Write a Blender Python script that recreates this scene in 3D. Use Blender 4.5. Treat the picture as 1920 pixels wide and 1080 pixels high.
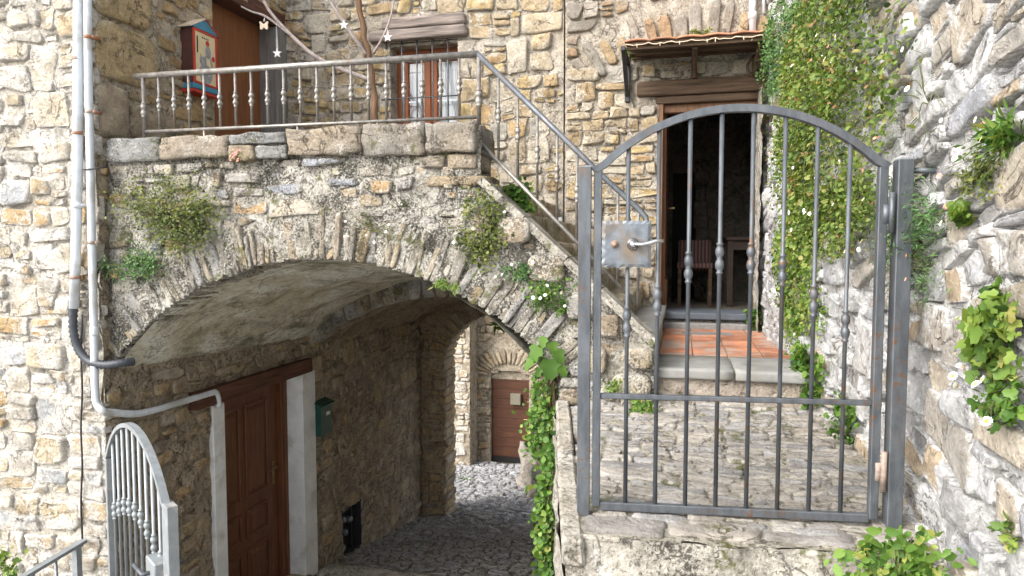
import bpy, math, random
from mathutils import Vector, Matrix, noise
R = math.radians
scene = bpy.context.scene
for o in list(bpy.data.objects):
    bpy.data.objects.remove(o)
COL = scene.collection

# ------------------------------------------------------------------ camera, sky, sun, exposure
YAW, PITCH, FPX = R(14.04), R(3.35), 1280.0
cd = bpy.data.cameras.new('camera')
cd.sensor_width = 36; cd.lens = 24; cd.clip_start = 0.05; cd.clip_end = 500
cam = bpy.data.objects.new('camera', cd); COL.objects.link(cam)
cam.location = (0, 0, 0); cam.rotation_euler = (R(90) - PITCH, 0, YAW)
scene.camera = cam
SUN_EL, SUN_AZ = R(38), R(222)          # azimuth clockwise from +Y: behind the camera, to its left
w = bpy.data.worlds.new('World'); scene.world = w; w.use_nodes = True
nt = w.node_tree; nt.nodes.clear()
sky = nt.nodes.new('ShaderNodeTexSky'); sky.sky_type = 'NISHITA'; sky.sun_disc = False
sky.sun_elevation = SUN_EL; sky.sun_rotation = SUN_AZ; sky.dust_density = 4.0; sky.air_density = 1.0; sky.ozone_density = 1.0
hs = nt.nodes.new('ShaderNodeHueSaturation'); hs.inputs['Saturation'].default_value = 0.30
bg = nt.nodes.new('ShaderNodeBackground'); bg.inputs['Strength'].default_value = 0.15
wo = nt.nodes.new('ShaderNodeOutputWorld')
nt.links.new(sky.outputs[0], hs.inputs['Color']); nt.links.new(hs.outputs[0], bg.inputs['Color']); nt.links.new(bg.outputs[0], wo.inputs[0])
sl = bpy.data.lights.new('sun', 'SUN'); sl.energy = 0.8; sl.angle = R(60); sl.color = (1, .985, .955)
sun = bpy.data.objects.new('sun', sl); COL.objects.link(sun)
sdir = Vector((math.sin(SUN_AZ) * math.cos(SUN_EL), math.cos(SUN_AZ) * math.cos(SUN_EL), math.sin(SUN_EL)))
sun.rotation_euler = sdir.to_track_quat('Z', 'Y').to_euler(); sun.location = sdir * 30
scene.view_settings.view_transform = 'Standard'; scene.view_settings.look = 'None'
scene.view_settings.exposure = 1.55; scene.view_settings.gamma = 1

# ------------------------------------------------------------------ helpers
def ray(x, y):
    a = (x - 960) / FPX; b = (540 - y) / FPX
    f = math.cos(PITCH) + b * math.sin(PITCH); z = -math.sin(PITCH) + b * math.cos(PITCH)
    return Vector((a * math.cos(YAW) - f * math.sin(YAW), a * math.sin(YAW) + f * math.cos(YAW), z))
def atU(x, y, u): r = ray(x, y); return r * (u / r.x)
def atV(x, y, v): r = ray(x, y); return r * (v / r.y)
def atZ(x, y, z): r = ray(x, y); return r * (z / r.z)
def atD(x, y, d): return ray(x, y) * d
def pxy(p):
    f = -p.x * math.sin(YAW) + p.y * math.cos(YAW); r = p.x * math.cos(YAW) + p.y * math.sin(YAW)
    d = f * math.cos(PITCH) - p.z * math.sin(PITCH); up = f * math.sin(PITCH) + p.z * math.cos(PITCH)
    if d < .05: return None
    return 960 + FPX * r / d, 540 - FPX * up / d, d
def inview(p, m=120):
    q = pxy(p)
    return q is not None and -m < q[0] < 1920 + m and -m < q[1] < 1080 + m

class Fr:
    def __init__(s, O, A, B, N): s.O, s.A, s.B, s.N = Vector(O), Vector(A).normalized(), Vector(B).normalized(), Vector(N).normalized()
    def P(s, a, b, n=0): return s.O + s.A * a + s.B * b + s.N * n
    def inv(s, p): d = p - s.O; return d.dot(s.A), d.dot(s.B)

WL = {}
def wloc(o): return WL.get(o.name, Vector((0, 0, 0))) if o else Vector((0, 0, 0))
def tag(o, label=None, cat=None, group=None, kind=None):
    if label: o['label'] = label
    if cat: o['category'] = cat
    if group: o['group'] = group
    if kind: o['kind'] = kind
    return o
def thing(name, label, cat, loc, group=None, rot=None):
    o = bpy.data.objects.new(name, None); COL.objects.link(o); o.location = loc; o.empty_display_size = .1
    if rot: o.rotation_euler = rot
    WL[o.name] = Vector(loc); return tag(o, label, cat, group)
def mesh(name, vs, fs, mats, smooth=True, midx=None, attr=None, cols=None):
    me = bpy.data.meshes.new(name); me.from_pydata([tuple(v) for v in vs], [], fs)
    for m in (mats if isinstance(mats, (list, tuple)) else [mats]): me.materials.append(m)
    if midx: me.polygons.foreach_set('material_index', midx)
    me.polygons.foreach_set('use_smooth', [smooth] * len(me.polygons))
    if attr:
        for k, vals in attr.items():
            a = me.attributes.new(k, 'FLOAT', 'POINT'); a.data.foreach_set('value', vals)
    me.update(); return me
def mk(name, vs, fs, mats, parent=None, smooth=True, midx=None, attr=None, local=False, at=None):
    """vs in world coordinates (origin moved to the base centre) unless local"""
    vs = [Vector(v) for v in vs]
    if local: c = Vector((0, 0, 0))
    elif at is not None: c = Vector(at)
    else:
        xs = [v.x for v in vs]; ys = [v.y for v in vs]; zs = [v.z for v in vs]
        c = Vector(((min(xs) + max(xs)) / 2, (min(ys) + max(ys)) / 2, min(zs)))
    me = mesh(name, [v - c for v in vs], fs, mats, smooth, midx, attr)
    o = bpy.data.objects.new(name, me); COL.objects.link(o)
    if parent: o.parent = parent
    if local: o.location = (0, 0, 0)
    else: o.location = c - wloc(parent); WL[o.name] = c
    return o
def inst(name, me, loc, parent=None, rot=None, scale=None, local=False):
    o = bpy.data.objects.new(name, me); COL.objects.link(o)
    if parent: o.parent = parent
    o.location = Vector(loc) if local else Vector(loc) - wloc(parent)
    WL[o.name] = Vector(loc)
    if rot: o.rotation_euler = rot
    if scale: o.scale = (scale,) * 3 if not hasattr(scale, '__len__') else scale
    return o

class MB:
    def __init__(s): s.v, s.f, s.m = [], [], []
    def add(s, vs, fs, m=0):
        n = len(s.v); s.v += [Vector(v) for v in vs]; s.f += [tuple(i + n for i in f) for f in fs]; s.m += [m] * len(fs); return s
    def box(s, x0, x1, y0, y1, z0, z1, m=0, bev=0):
        if bev:
            b = min(bev, (x1 - x0) / 2.2, (y1 - y0) / 2.2, (z1 - z0) / 2.2)
            vs = []; fs = []
            # chamfered box: 24 verts
            idx = {}
            for sx in (0, 1):
                for sy in (0, 1):
                    for sz in (0, 1):
                        X, Y, Z = (x0, x1)[sx], (y0, y1)[sy], (z0, z1)[sz]
                        bx, by, bz = b * (1 - 2 * sx), b * (1 - 2 * sy), b * (1 - 2 * sz)
                        for ax, p in enumerate(((X, Y + by, Z + bz), (X + bx, Y, Z + bz), (X + bx, Y + by, Z))):
                            idx[(sx, sy, sz, ax)] = len(vs); vs.append(p)
            I = lambda *k: idx[k]
            for ax in range(3):
                for q in (0, 1):
                    o = [(0, 0), (1, 0), (1, 1), (0, 1)]
                    f = []
                    for a, c in o:
                        k = [0, 0, 0]; k[ax] = q; k[(ax + 1) % 3] = a; k[(ax + 2) % 3] = c
                        f.append(I(k[0], k[1], k[2], ax))
                    fs.append(tuple(f if q else f[::-1]))
            for ax in range(3):       # edges along ax
                a1, a2 = (ax + 1) % 3, (ax + 2) % 3
                for q in (0, 1):
                    for r in (0, 1):
                        k0 = [0, 0, 0]; k1 = [0, 0, 0]
                        k0[a1] = k1[a1] = q; k0[a2] = k1[a2] = r; k1[ax] = 1
                        f = (I(*k0, a1), I(*k1, a1), I(*k1, a2), I(*k0, a2))
                        fs.append(f if q != r else f[::-1])
            for sx in (0, 1):
                for sy in (0, 1):
                    for sz in (0, 1): fs.append((I(sx, sy, sz, 0), I(sx, sy, sz, 1), I(sx, sy, sz, 2)))
            return s.add(vs, fs, m)
        vs = [(x, y, z) for z in (z0, z1) for y in (y0, y1) for x in (x0, x1)]
        return s.add(vs, [(0, 2, 3, 1), (4, 5, 7, 6), (0, 1, 5, 4), (2, 6, 7, 3), (0, 4, 6, 2), (1, 3, 7, 5)], m)
    def tube(s, pts, r, n=8, m=0, cap=True):
        pts = [Vector(p) for p in pts]; rs = r if hasattr(r, '__len__') else [r] * len(pts)
        vs = []; up = None
        for i, p in enumerate(pts):
            t = (pts[min(i + 1, len(pts) - 1)] - pts[max(i - 1, 0)])
            t = t.normalized() if t.length > 1e-9 else Vector((0, 0, 1))
            if up is None:
                up = Vector((0, 0, 1)) if abs(t.z) < .9 else Vector((1, 0, 0))
            a = t.cross(up)
            if a.length < 1e-4: a = t.orthogonal()
            a.normalize(); b = t.cross(a).normalized(); up = -b if False else up
            for k in range(n):
                w_ = 2 * math.pi * k / n; vs.append(p + a * (rs[i] * math.cos(w_)) + b * (rs[i] * math.sin(w_)))
        fs = []
        for i in range(len(pts) - 1):
            for k in range(n): fs.append((i * n + k, i * n + (k + 1) % n, (i + 1) * n + (k + 1) % n, (i + 1) * n + k))
        if cap: fs += [tuple(range(n - 1, -1, -1)), tuple(range((len(pts) - 1) * n, len(pts) * n))]
        return s.add(vs, fs, m)
    def bar(s, p, q, wd, ht, upv=(0, 0, 1), m=0):     # rectangular bar from p to q
        p, q = Vector(p), Vector(q); t = (q - p).normalized(); a = t.cross(Vector(upv))
        if a.length < 1e-4: a = t.orthogonal()
        a.normalize(); b = a.cross(t).normalized()
        vs = [c + a * (sx * wd / 2) + b * (sy * ht / 2) for c in (p, q) for sx, sy in ((-1, -1), (1, -1), (1, 1), (-1, 1))]
        return s.add(vs, [(3, 2, 1, 0), (4, 5, 6, 7), (0, 1, 5, 4), (1, 2, 6, 5), (2, 3, 7, 6), (3, 0, 4, 7)], m)
    def lathe(s, prof, n=10, m=0, c=(0, 0, 0)):
        c = Vector(c); vs = []
        for r, z in prof:
            for k in range(n): vs.append(c + Vector((r * math.cos(2 * math.pi * k / n), r * math.sin(2 * math.pi * k / n), z)))
        fs = [(i * n + k, i * n + (k + 1) % n, (i + 1) * n + (k + 1) % n, (i + 1) * n + k) for i in range(len(prof) - 1) for k in range(n)]
        fs += [tuple(range(n - 1, -1, -1)), tuple(range((len(prof) - 1) * n, len(prof) * n))]
        return s.add(vs, fs, m)
    def mp(s, fn): s.v = [Vector(fn(v)) for v in s.v]; return s
    def build(s, name, mats, parent=None, smooth=False, **k): return mk(name, s.v, s.f, mats, parent, smooth, s.m if isinstance(mats, (list, tuple)) else None, **k)

# ------------------------------------------------------------------ materials
def newmat(name):
    m = bpy.data.materials.new(name); m.use_nodes = True; t = m.node_tree; t.nodes.clear()
    o = t.nodes.new('ShaderNodeOutputMaterial'); p = t.nodes.new('ShaderNodeBsdfPrincipled'); t.links.new(p.outputs[0], o.inputs[0])
    return m, t, p, o
class T:
    def __init__(s, t): s.t = t
    def n(s, typ, ins=None, out=0, **pr):
        nd = s.t.nodes.new('ShaderNode' + typ)
        for k, v in pr.items(): setattr(nd, k, v)
        for k, v in (ins or {}).items():
            if hasattr(v, 'is_linked'): s.t.links.new(v, nd.inputs[k])
            elif v is not None: nd.inputs[k].default_value = v
        return nd.outputs[out]
    def pos(s, sc=None):
        p = s.n('NewGeometry', out='Position')
        if sc: p = s.n('VectorMath', {0: p, 1: sc}, operation='MULTIPLY')
        return p
    def noise(s, vec, scale, detail=4, rough=.55, dist=0): return s.n('TexNoise', {'Vector': vec, 'Scale': scale, 'Detail': detail, 'Roughness': rough, 'Distortion': dist})
    def rng(s, v, a, b, c=0., d=1.): return s.n('MapRange', {0: v, 1: a, 2: b, 3: c, 4: d})
    def mix(s, f, a, b, bt='MIX'):
        c4 = lambda c: c if hasattr(c, 'is_linked') else (*c, 1)
        return s.n('Mix', {0: f, 6: c4(a), 7: c4(b)}, out=2, data_type='RGBA', blend_type=bt)
    def m(s, op, a, b=None): return s.n('Math', {0: a, 1: b} if b is not None else {0: a}, operation=op)
    def ramp(s, f, stops, interp='LINEAR'):
        nd = s.t.nodes.new('ShaderNodeValToRGB'); s.t.links.new(f, nd.inputs[0]); cr = nd.color_ramp; cr.interpolation = interp
        while len(cr.elements) < len(stops): cr.elements.new(.5)
        for e, (p, c) in zip(cr.elements, stops): e.position = p; e.color = (*c, 1)
        return nd.outputs[0]
    def crack(s, P, scale, w_, seed=0.):
        n_ = s.noise(s.n('VectorMath', {0: P, 1: (seed, seed, seed)}, operation='ADD'), scale, 7, .6, .8)
        return s.rng(s.m('ABSOLUTE', s.m('SUBTRACT', n_, .5)), 0., w_, 1., 0.)
    def bump(s, h, strength, dist, nrm=None): return s.n('Bump', {'Height': h, 'Strength': strength, 'Distance': dist, 'Normal': nrm})

def stone_mat(name, pal, lime=(.55, .5, .42), lime_thr=.60, lichen=.0, moss=.0, warm=(.44, .32, .18), warm_amt=.3, bump=.9, rimk=.3, strat=(3, 3, 9), stw=.3, lo=.36):
    m, t, p, o = newmat(name); k = T(t); P = k.pos()
    rnd = k.n('ObjectInfo', out='Random')
    c = k.ramp(rnd, [(i / len(pal), q) for i, q in enumerate(pal)], 'CONSTANT')
    n1 = k.noise(P, 8, 9, .68, .3); n2 = k.noise(P, 2.3, 3)
    ns = k.noise(k.pos(strat), 2.2, 6, .65, 1.2)
    nf = k.noise(P, 55, 6, .72)
    c = k.mix(k.rng(n2, .48, .7, 0, warm_amt), c, warm)
    tone = k.m('ADD', k.m('MULTIPLY', n1, .52), k.m('ADD', k.m('MULTIPLY', ns, .16), k.m('MULTIPLY', nf, .32)))
    c = k.mix(1, c, k.ramp(tone, [(.34, (lo, lo * .95, lo * .88)), (.44, (.78, .77, .75)), (.54, (1.08, 1.08, 1.08)), (.66, (1.6, 1.58, 1.54))]), 'MULTIPLY')
    cr = k.m('MULTIPLY', k.crack(P, 3.2, .014), k.rng(n2, .42, .56)); c = k.mix(k.m('MULTIPLY', cr, .75), c, (.05, .04, .03))
    rim = k.n('Attribute', out='Fac', attribute_name='rim')
    l = k.m('ADD', k.m('ADD', k.m('MULTIPLY', k.noise(P, 5.5, 8, .7), .8), k.m('MULTIPLY', nf, .2)), k.m('MULTIPLY', rim, rimk * .5))
    lc = k.mix(k.rng(nf, .35, .65), tuple(x * .6 for x in lime), tuple(min(1, x * 1.25) for x in lime))
    c = k.mix(k.rng(l, lime_thr, lime_thr + .07, 0, .92), c, lc)
    if lichen:
        sp = k.m('ADD', k.m('MULTIPLY', k.noise(P, 75, 4, .7), .6), k.m('MULTIPLY', k.noise(P, 5, 4, .6), .5))
        c = k.mix(k.rng(sp, .62 - lichen * .12, .68 - lichen * .1, 0, .8), c, (.05, .046, .038))
        sp2 = k.m('ADD', k.m('MULTIPLY', k.noise(k.pos((1.3, 1.3, 1.3)), 38, 4, .7), .6), k.m('MULTIPLY', k.noise(P, 3.1, 3), .5))
        c = k.mix(k.rng(sp2, .63, .67, 0, .7), c, (.6, .58, .52))
    if moss:
        ms = k.m('ADD', k.noise(P, 4.5, 6, .65), k.m('MULTIPLY', k.noise(P, 40, 3), .25))
        c = k.mix(k.rng(ms, .74 - moss * .1, .8 - moss * .08, 0, .75), c, (.11, .11, .03))
    t.links.new(c, p.inputs['Base Color']); p.inputs['Roughness'].default_value = .92; p.inputs['Specular IOR Level'].default_value = .18
    nx = k.noise(P, 150, 3, .6)
    h = k.m('ADD', k.m('ADD', k.m('MULTIPLY', n1, 1.2), k.m('MULTIPLY', ns, stw)), k.m('ADD', k.m('MULTIPLY', nf, .5), k.m('SUBTRACT', k.m('MULTIPLY', nx, .12), k.m('MULTIPLY', cr, .25))))
    t.links.new(k.bump(h, bump, .045), p.inputs['Normal'])
    return m
def mortar_mat(name, col, col2, dark=.35, lichen=0., moss=0., bump=.9, scale=1.):
    m, t, p, o = newmat(name); k = T(t); P = k.pos()
    n1 = k.noise(P, 6 * scale, 8, .68); n2 = k.noise(P, 1.7 * scale, 4); nf = k.noise(P, 48 * scale, 6, .72)
    c = k.mix(k.rng(n2, .38, .62), col, col2)
    c = k.mix(1, c, k.ramp(k.m('ADD', k.m('MULTIPLY', n1, .6), k.m('MULTIPLY', k.noise(P, 26 * scale, 7, .75), .4)), [(.36, (.5, .48, .44)), (.5, (1, 1, 1)), (.62, (1.26, 1.25, 1.24))]), 'MULTIPLY')
    c = k.mix(k.rng(nf, .34, .47, dark * 1.5 if dark < .6 else .85, 0), c, tuple(x * .3 for x in col))
    npit = k.noise(P, 17 * scale, 5, .7); cr = k.m('MULTIPLY', k.crack(P, 4.1, .02, 9.), k.rng(n2, .4, .55)); c = k.mix(k.m('MULTIPLY', cr, .8), c, tuple(x * .2 for x in col))
    c = k.mix(k.rng(npit, .33, .42, dark * 1.2, 0), c, tuple(x * .28 for x in col))
    if lichen:
        sp = k.m('ADD', k.m('MULTIPLY', k.noise(P, 70, 4, .7), .6), k.m('MULTIPLY', k.noise(P, 4.2, 4, .6), .5))
        c = k.mix(k.rng(sp, .61 - lichen * .12, .67 - lichen * .1, 0, .85), c, (.045, .042, .034))
        sp2 = k.m('ADD', k.m('MULTIPLY', k.noise(k.pos((1.3, 1.3, 1.3)), 38, 4, .7), .6), k.m('MULTIPLY', k.noise(P, 3.1, 3), .5))
        c = k.mix(k.rng(sp2, .61, .65, 0, .8), c, (.62, .6, .55))
    if moss:
        ms = k.m('ADD', k.noise(P, 4.5, 6, .65), k.m('MULTIPLY', k.noise(P, 40, 3), .25))
        c = k.mix(k.rng(ms, .74 - moss * .1, .8 - moss * .08, 0, .8), c, (.10, .11, .03))
    t.links.new(c, p.inputs['Base Color']); p.inputs['Roughness'].default_value = .95; p.inputs['Specular IOR Level'].default_value = .12
    h = k.m('ADD', k.m('ADD', k.m('MULTIPLY', n1, 1.), k.m('MULTIPLY', nf, .5)), k.m('SUBTRACT', k.m('MULTIPLY', npit, .7), k.m('MULTIPLY', cr, .3)))
    t.links.new(k.bump(h, bump, .045), p.inputs['Normal'])
    return m
def plain(name, col, rough=.6, metal=0., var=.25, scale=20, bump=.1, stretch=None, spec=.4, stain=None, stain_thr=.6, col2=None, rnd=0):
    m, t, p, o = newmat(name); k = T(t); P = k.pos(stretch)
    n1 = k.noise(P, scale, 6, .65); n2 = k.noise(k.pos(), 3.5, 5, .6)
    c = k.mix(k.rng(n1, .35, .65), tuple(x * (1 - var) for x in col), tuple(min(1, x * (1 + var)) for x in (col2 or col)))
    if rnd: c = k.mix(1, c, k.ramp(k.n('ObjectInfo', out='Random'), [(0, (1 - rnd,) * 3), (1, (1 + rnd,) * 3)]), 'MULTIPLY')
    if stain: c = k.mix(k.rng(n2, stain_thr, stain_thr + .12, 0, .85), c, stain)
    t.links.new(c, p.inputs['Base Color']); p.inputs['Metallic'].default_value = metal; p.inputs['Specular IOR Level'].default_value = spec
    t.links.new(k.rng(n1, .3, .7, max(0, rough - .12), min(1, rough + .12)), p.inputs['Roughness'])
    if bump: t.links.new(k.bump(n1, bump, .01), p.inputs['Normal'])
    return m
def wood(name, col, var=.5, axis='z', rough=.6, crack=.5, sc=1.):
    st = {'x': (1.2, 16, 16), 'y': (16, 1.2, 16), 'z': (16, 16, 1.2)}[axis]; st = tuple(v * sc for v in st)
    m, t, p, o = newmat(name); k = T(t); P = k.pos(st)
    n1 = k.noise(P, 2.2, 6, .65, .4); n2 = k.noise(k.pos(), 2.5, 4)
    c = k.mix(k.rng(n1, .32, .68), tuple(x * (1 - var) for x in col), tuple(min(1, x * (1 + var)) for x in col))
    c = k.mix(k.rng(n2, .4, .7, 0, .35), c, tuple(x * .55 for x in col))
    t.links.new(c, p.inputs['Base Color']); p.inputs['Roughness'].default_value = rough; p.inputs['Specular IOR Level'].default_value = .3
    t.links.new(k.bump(n1, crack, .012), p.inputs['Normal']); return m
def leaf_mat(name, stops, trans=.35, rough=.5):
    m, t, p, o = newmat(name); k = T(t)
    a = k.n('Attribute', out='Fac', attribute_name='tint')
    c = k.ramp(a, stops)
    t.links.new(c, p.inputs['Base Color']); p.inputs['Roughness'].default_value = rough; p.inputs['Specular IOR Level'].default_value = .3
    tr = t.nodes.new('ShaderNodeBsdfTranslucent'); c2 = k.mix(1, c, (1.25, 1.3, .6), 'MULTIPLY'); t.links.new(c2, tr.inputs[0])
    mx = t.nodes.new('ShaderNodeMixShader'); mx.inputs[0].default_value = trans
    t.links.new(p.outputs[0], mx.inputs[1]); t.links.new(tr.outputs[0], mx.inputs[2]); t.links.new(mx.outputs[0], o.inputs[0]); return m

OCH = (.44, .31, .17); TAN = (.45, .375, .27); CRM = (.55, .495, .405); GRY = (.34, .33, .32); BLU = (.32, .34, .38); BRN = (.27, .18, .10); DGR = (.17, .155, .14); WHT = (.62, .60, .56)
M = {}
M['st_left'] = stone_mat('left_house_stone', [CRM, (.50, .36, .2), TAN, (.40, .41, .42), CRM, (.50, .40, .27), (.45, .42, .37), WHT, (.52, .45, .33), CRM], lime=(.67, .635, .575), lime_thr=.50, warm_amt=.4)
M['mo_left'] = mortar_mat('left_house_mortar', (.58, .53, .45), (.65, .62, .57), .45)
M['st_side'] = stone_mat('side_wall_stone', [OCH, TAN, (.38, .27, .14), (.45, .35, .20), OCH, (.36, .30, .22)], lime=(.5, .43, .32), lime_thr=.58, warm_amt=.5)
M['mo_side'] = mortar_mat('side_wall_mortar', (.43, .36, .26), (.5, .44, .34), .5)
M['st_pass'] = stone_mat('passage_stone', [(.48, .38, .25), (.40, .32, .22), (.50, .41, .29), (.36, .31, .26), (.50, .37, .22), (.32, .27, .22), (.46, .40, .32)], lime=(.48, .41, .30), lime_thr=.53, warm=(.36, .25, .12), warm_amt=.4, bump=1.)
M['mo_pass'] = mortar_mat('passage_mortar', (.45, .37, .27), (.52, .44, .33), .6, bump=1.2)
M['st_arch'] = stone_mat('arch_wall_stone', [TAN, GRY, (.42, .38, .32), OCH, (.38, .36, .33), CRM, (.33, .27, .2), BLU], lime=(.5, .47, .41), lime_thr=.53, lichen=.5, moss=.35, warm_amt=.2)
M['mo_arch'] = mortar_mat('arch_wall_mortar', (.46, .43, .37), (.56, .53, .47), .5, lichen=.65, moss=.35, bump=1.)
M['st_cope'] = stone_mat('coping_stone', [(.32, .275, .22), (.29, .29, .28), (.33, .275, .2), (.30, .28, .25), (.28, .26, .23)], lime=(.5, .46, .4), lime_thr=.6, lichen=.3, moss=.1, warm_amt=.25)
M['st_vous'] = stone_mat('voussoir_stone', [(.36, .31, .25), GRY, (.40, .35, .27), (.32, .28, .23), (.38, .31, .2), (.42, .39, .33), (.26, .24, .21)], lime=(.48, .45, .39), lime_thr=.54, lichen=.45, moss=.4, warm_amt=.2, strat=(9, 9, 4))
M['st_back'] = stone_mat('back_house_stone', [TAN, CRM, OCH, (.47, .37, .24), CRM, (.40, .30, .18), (.50, .42, .30), (.44, .41, .36), (.50, .38, .2)], lime=(.57, .51, .42), lime_thr=.52, warm_amt=.35)
M['mo_back'] = mortar_mat('back_house_mortar', (.47, .41, .33), (.54, .49, .42), .5)
M['st_dark'] = stone_mat('weathered_stone', [(.33, .26, .2), (.40, .28, .18), (.34, .31, .27), (.30, .27, .23), (.42, .31, .19), (.38, .34, .29)], lime=(.4, .36, .3), lime_thr=.56, warm_amt=.2)
M['st_right'] = stone_mat('right_wall_stone', [(.50, .50, .50), (.42, .41, .41), (.62, .61, .60), (.42, .43, .46), (.52, .46, .38), (.54, .54, .55), (.43, .40, .36), (.50, .40, .29), (.37, .37, .38)], lime=(.72, .71, .70), lime_thr=.555, warm=(.50, .40, .29), warm_amt=.22, lo=.40, bump=.9, strat=(5, 7, 10), stw=.35)
M['mo_right'] = mortar_mat('right_wall_mortar', (.60, .59, .57), (.68, .67, .66), .4, bump=.9)
M['st_ramp'] = stone_mat('ramp_stone', [(.38, .35, .31), (.42, .39, .35), (.33, .31, .29), (.46, .43, .39), (.38, .37, .36), (.30, .29, .28)], lime=(.46, .43, .36), lime_thr=.60, warm_amt=.15, rimk=.05, moss=.1)
M['mo_ramp'] = mortar_mat('ramp_joint', (.36, .33, .27), (.42, .39, .32), .6, moss=.45)
M['st_alley'] = stone_mat('alley_stone', [(.36, .36, .37), (.32, .32, .33), (.40, .40, .41), (.34, .33, .31)], lime=(.42, .40, .37), lime_thr=.8, warm_amt=.0, rimk=.1)
M['mo_alley'] = mortar_mat('alley_joint', (.22, .2, .175), (.27, .25, .22), .4)
M['st_far'] = stone_mat('far_house_stone', [(.42, .35, .25), (.36, .29, .2), (.46, .39, .29), (.33, .28, .22), (.44, .33, .2)], lime=(.5, .44, .34), lime_thr=.54, warm_amt=.3)
M['mo_far'] = mortar_mat('far_house_mortar', (.40, .34, .26), (.46, .40, .31), .5)
M['st_moss'] = stone_mat('step_stone', [(.40, .35, .27), (.36, .33, .27), (.42, .35, .26)], lime=(.46, .42, .33), lime_thr=.6, moss=.75, warm_amt=.25)
M['slab'] = plain('bluestone_slab', (.225, .222, .212), .8, var=.2, scale=14, bump=.25, stain=(.17, .155, .125), stain_thr=.5, rnd=.15)
M['conc'] = mortar_mat('old_concrete', (.40, .37, .32), (.48, .45, .39), .35, lichen=.3, moss=.05, bump=.8)
M['lime'] = mortar_mat('limewashed_kerb', (.44, .40, .33), (.54, .51, .46), .5, bump=.9)
def plaster_mat():
    m, t, p, o = newmat('stained_vault_plaster'); k = T(t); P = k.pos((1.5, 1., 1.5))
    n0 = k.noise(P, .9, 6, .6, .5); n1 = k.noise(P, 1.9, 10, .68, .4); nf = k.noise(k.pos(), 30, 6, .7)
    c = k.ramp(n1, [(.34, (.13, .135, .09)), (.41, (.34, .33, .24)), (.48, (.54, .51, .40)), (.58, (.70, .71, .62))])
    c = k.mix(k.rng(n0, .5, .68, 0, .7), c, (.40, .31, .18))
    c = k.mix(k.rng(nf, .35, .5, .5, 0), c, (.09, .09, .065)); cr = k.crack(k.pos(), 1.6, .012, 3.); c = k.mix(k.m('MULTIPLY', cr, .7), c, (.05, .045, .035))
    c = k.mix(k.rng(k.noise(k.pos((3, .5, 3)), 2., 6, .7), .55, .68, 0, .6), c, (.12, .12, .08))
    t.links.new(c, p.inputs['Base Color']); p.inputs['Roughness'].default_value = .95
    t.links.new(k.bump(k.m('ADD', n1, k.m('MULTIPLY', nf, .3)), .5, .03), p.inputs['Normal']); return m
M['vault'] = plaster_mat()
M['steel'] = plain('brushed_gate_steel', (.145, .16, .18), .5, .5, .25, 9, .06, (3, 3, 1), stain=(.19, .15, .12), stain_thr=.55)
def steel_mat():
    m, t, p, o = newmat('brushed_gate_steel_rusting'); k = T(t); P = k.pos(); n0 = k.noise(k.pos((4, 4, 1)), 7, 6, .65); n1 = k.noise(P, 5, 6, .7); n2 = k.noise(P, 45, 5, .7); n3 = k.noise(P, 2.1, 3)
    c = k.mix(k.rng(n0, .35, .65), (.075, .084, .095), (.13, .143, .158))
    c = k.mix(k.rng(n1, .52, .72, 0, .45), c, (.19, .2, .212))
    ru = k.m('MULTIPLY', k.rng(n2, .54, .62), k.rng(n3, .46, .58)); c = k.mix(ru, c, (.13, .065, .03))
    c = k.mix(k.rng(n1, .40, .34, 0, .6), c, (.17, .12, .085))
    t.links.new(c, p.inputs['Base Color']); t.links.new(k.rng(ru, 0, 1, .5, .25), p.inputs['Metallic']); t.links.new(k.rng(n1, .3, .7, .38, .66), p.inputs['Roughness']); t.links.new(k.bump(n2, .12, .006), p.inputs['Normal']); return m
M['steel'] = steel_mat()
M['iron'] = plain('weathered_railing_iron', (.25, .235, .215), .5, .6, .3, 30, .1, stain=(.2, .13, .08), stain_thr=.6)
M['galv'] = plain('grey_painted_steel', (.25, .27, .28), .5, .25, .12, 20, .03, stain=(.5, .46, .42), stain_thr=.62)
M['rust'] = plain('rusty_hinge', (.30, .24, .2), .7, .3, .35, 25, .15, stain=(.28, .12, .05), stain_thr=.48)
M['zinc'] = plain('hammered_zinc', (.17, .19, .212), .5, .5, .25, 22, .2, stain=(.2, .15, .1), stain_thr=.54)
M['chrome'] = plain('worn_chrome', (.5, .5, .5), .25, 1., .1, 20, .02)
M['pvc'] = plain('pale_grey_conduit', (.56, .60, .64), .45, 0, .12, 5, .03, (4, 4, .6), stain=(.40, .40, .38), stain_thr=.5)
M['hose'] = plain('black_corrugated_hose', (.05, .055, .065), .45, 0, .2, 20, .02)
M['black'] = plain('black_cable', (.035, .03, .03), .6, 0, .2, 20, 0)
M['blackiron'] = plain('black_iron', (.04, .04, .045), .55, .3, .3, 30, .1)
M['brown_door'] = wood('varnished_brown_door', (.15, .062, .03), .35, 'z', .42, .12)
M['rust_door'] = wood('reddish_brown_door', (.20, .08, .032), .25, 'z', .55, .1)
M['far_door'] = wood('far_brown_door', (.085, .036, .02), .3, 'x', .55, .12)
M['beam'] = wood('old_grey_timber', (.23, .19, .165), .55, 'x', .85, 1.)
M['beam_dark'] = wood('dark_old_timber', (.10, .065, .042), .55, 'x', .8, .9)
M['beam_y'] = wood('dark_red_lintel', (.10, .045, .028), .5, 'y', .75, .7)
M['post_wood'] = wood('grey_door_post', (.20, .185, .17), .35, 'z', .85, .7)
M['win_wood'] = wood('window_frame_wood', (.27, .085, .028), .25, 'z', .5, .1)
M['door_frame'] = wood('brown_door_frame', (.19, .10, .055), .4, 'z', .6, .3)
M['drift'] = wood('driftwood_bark', (.17, .10, .058), .4, 'z', .85, .9)
M['twig'] = plain('pale_twig', (.36, .30, .28), .85, 0, .3, 30, .3)
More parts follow.
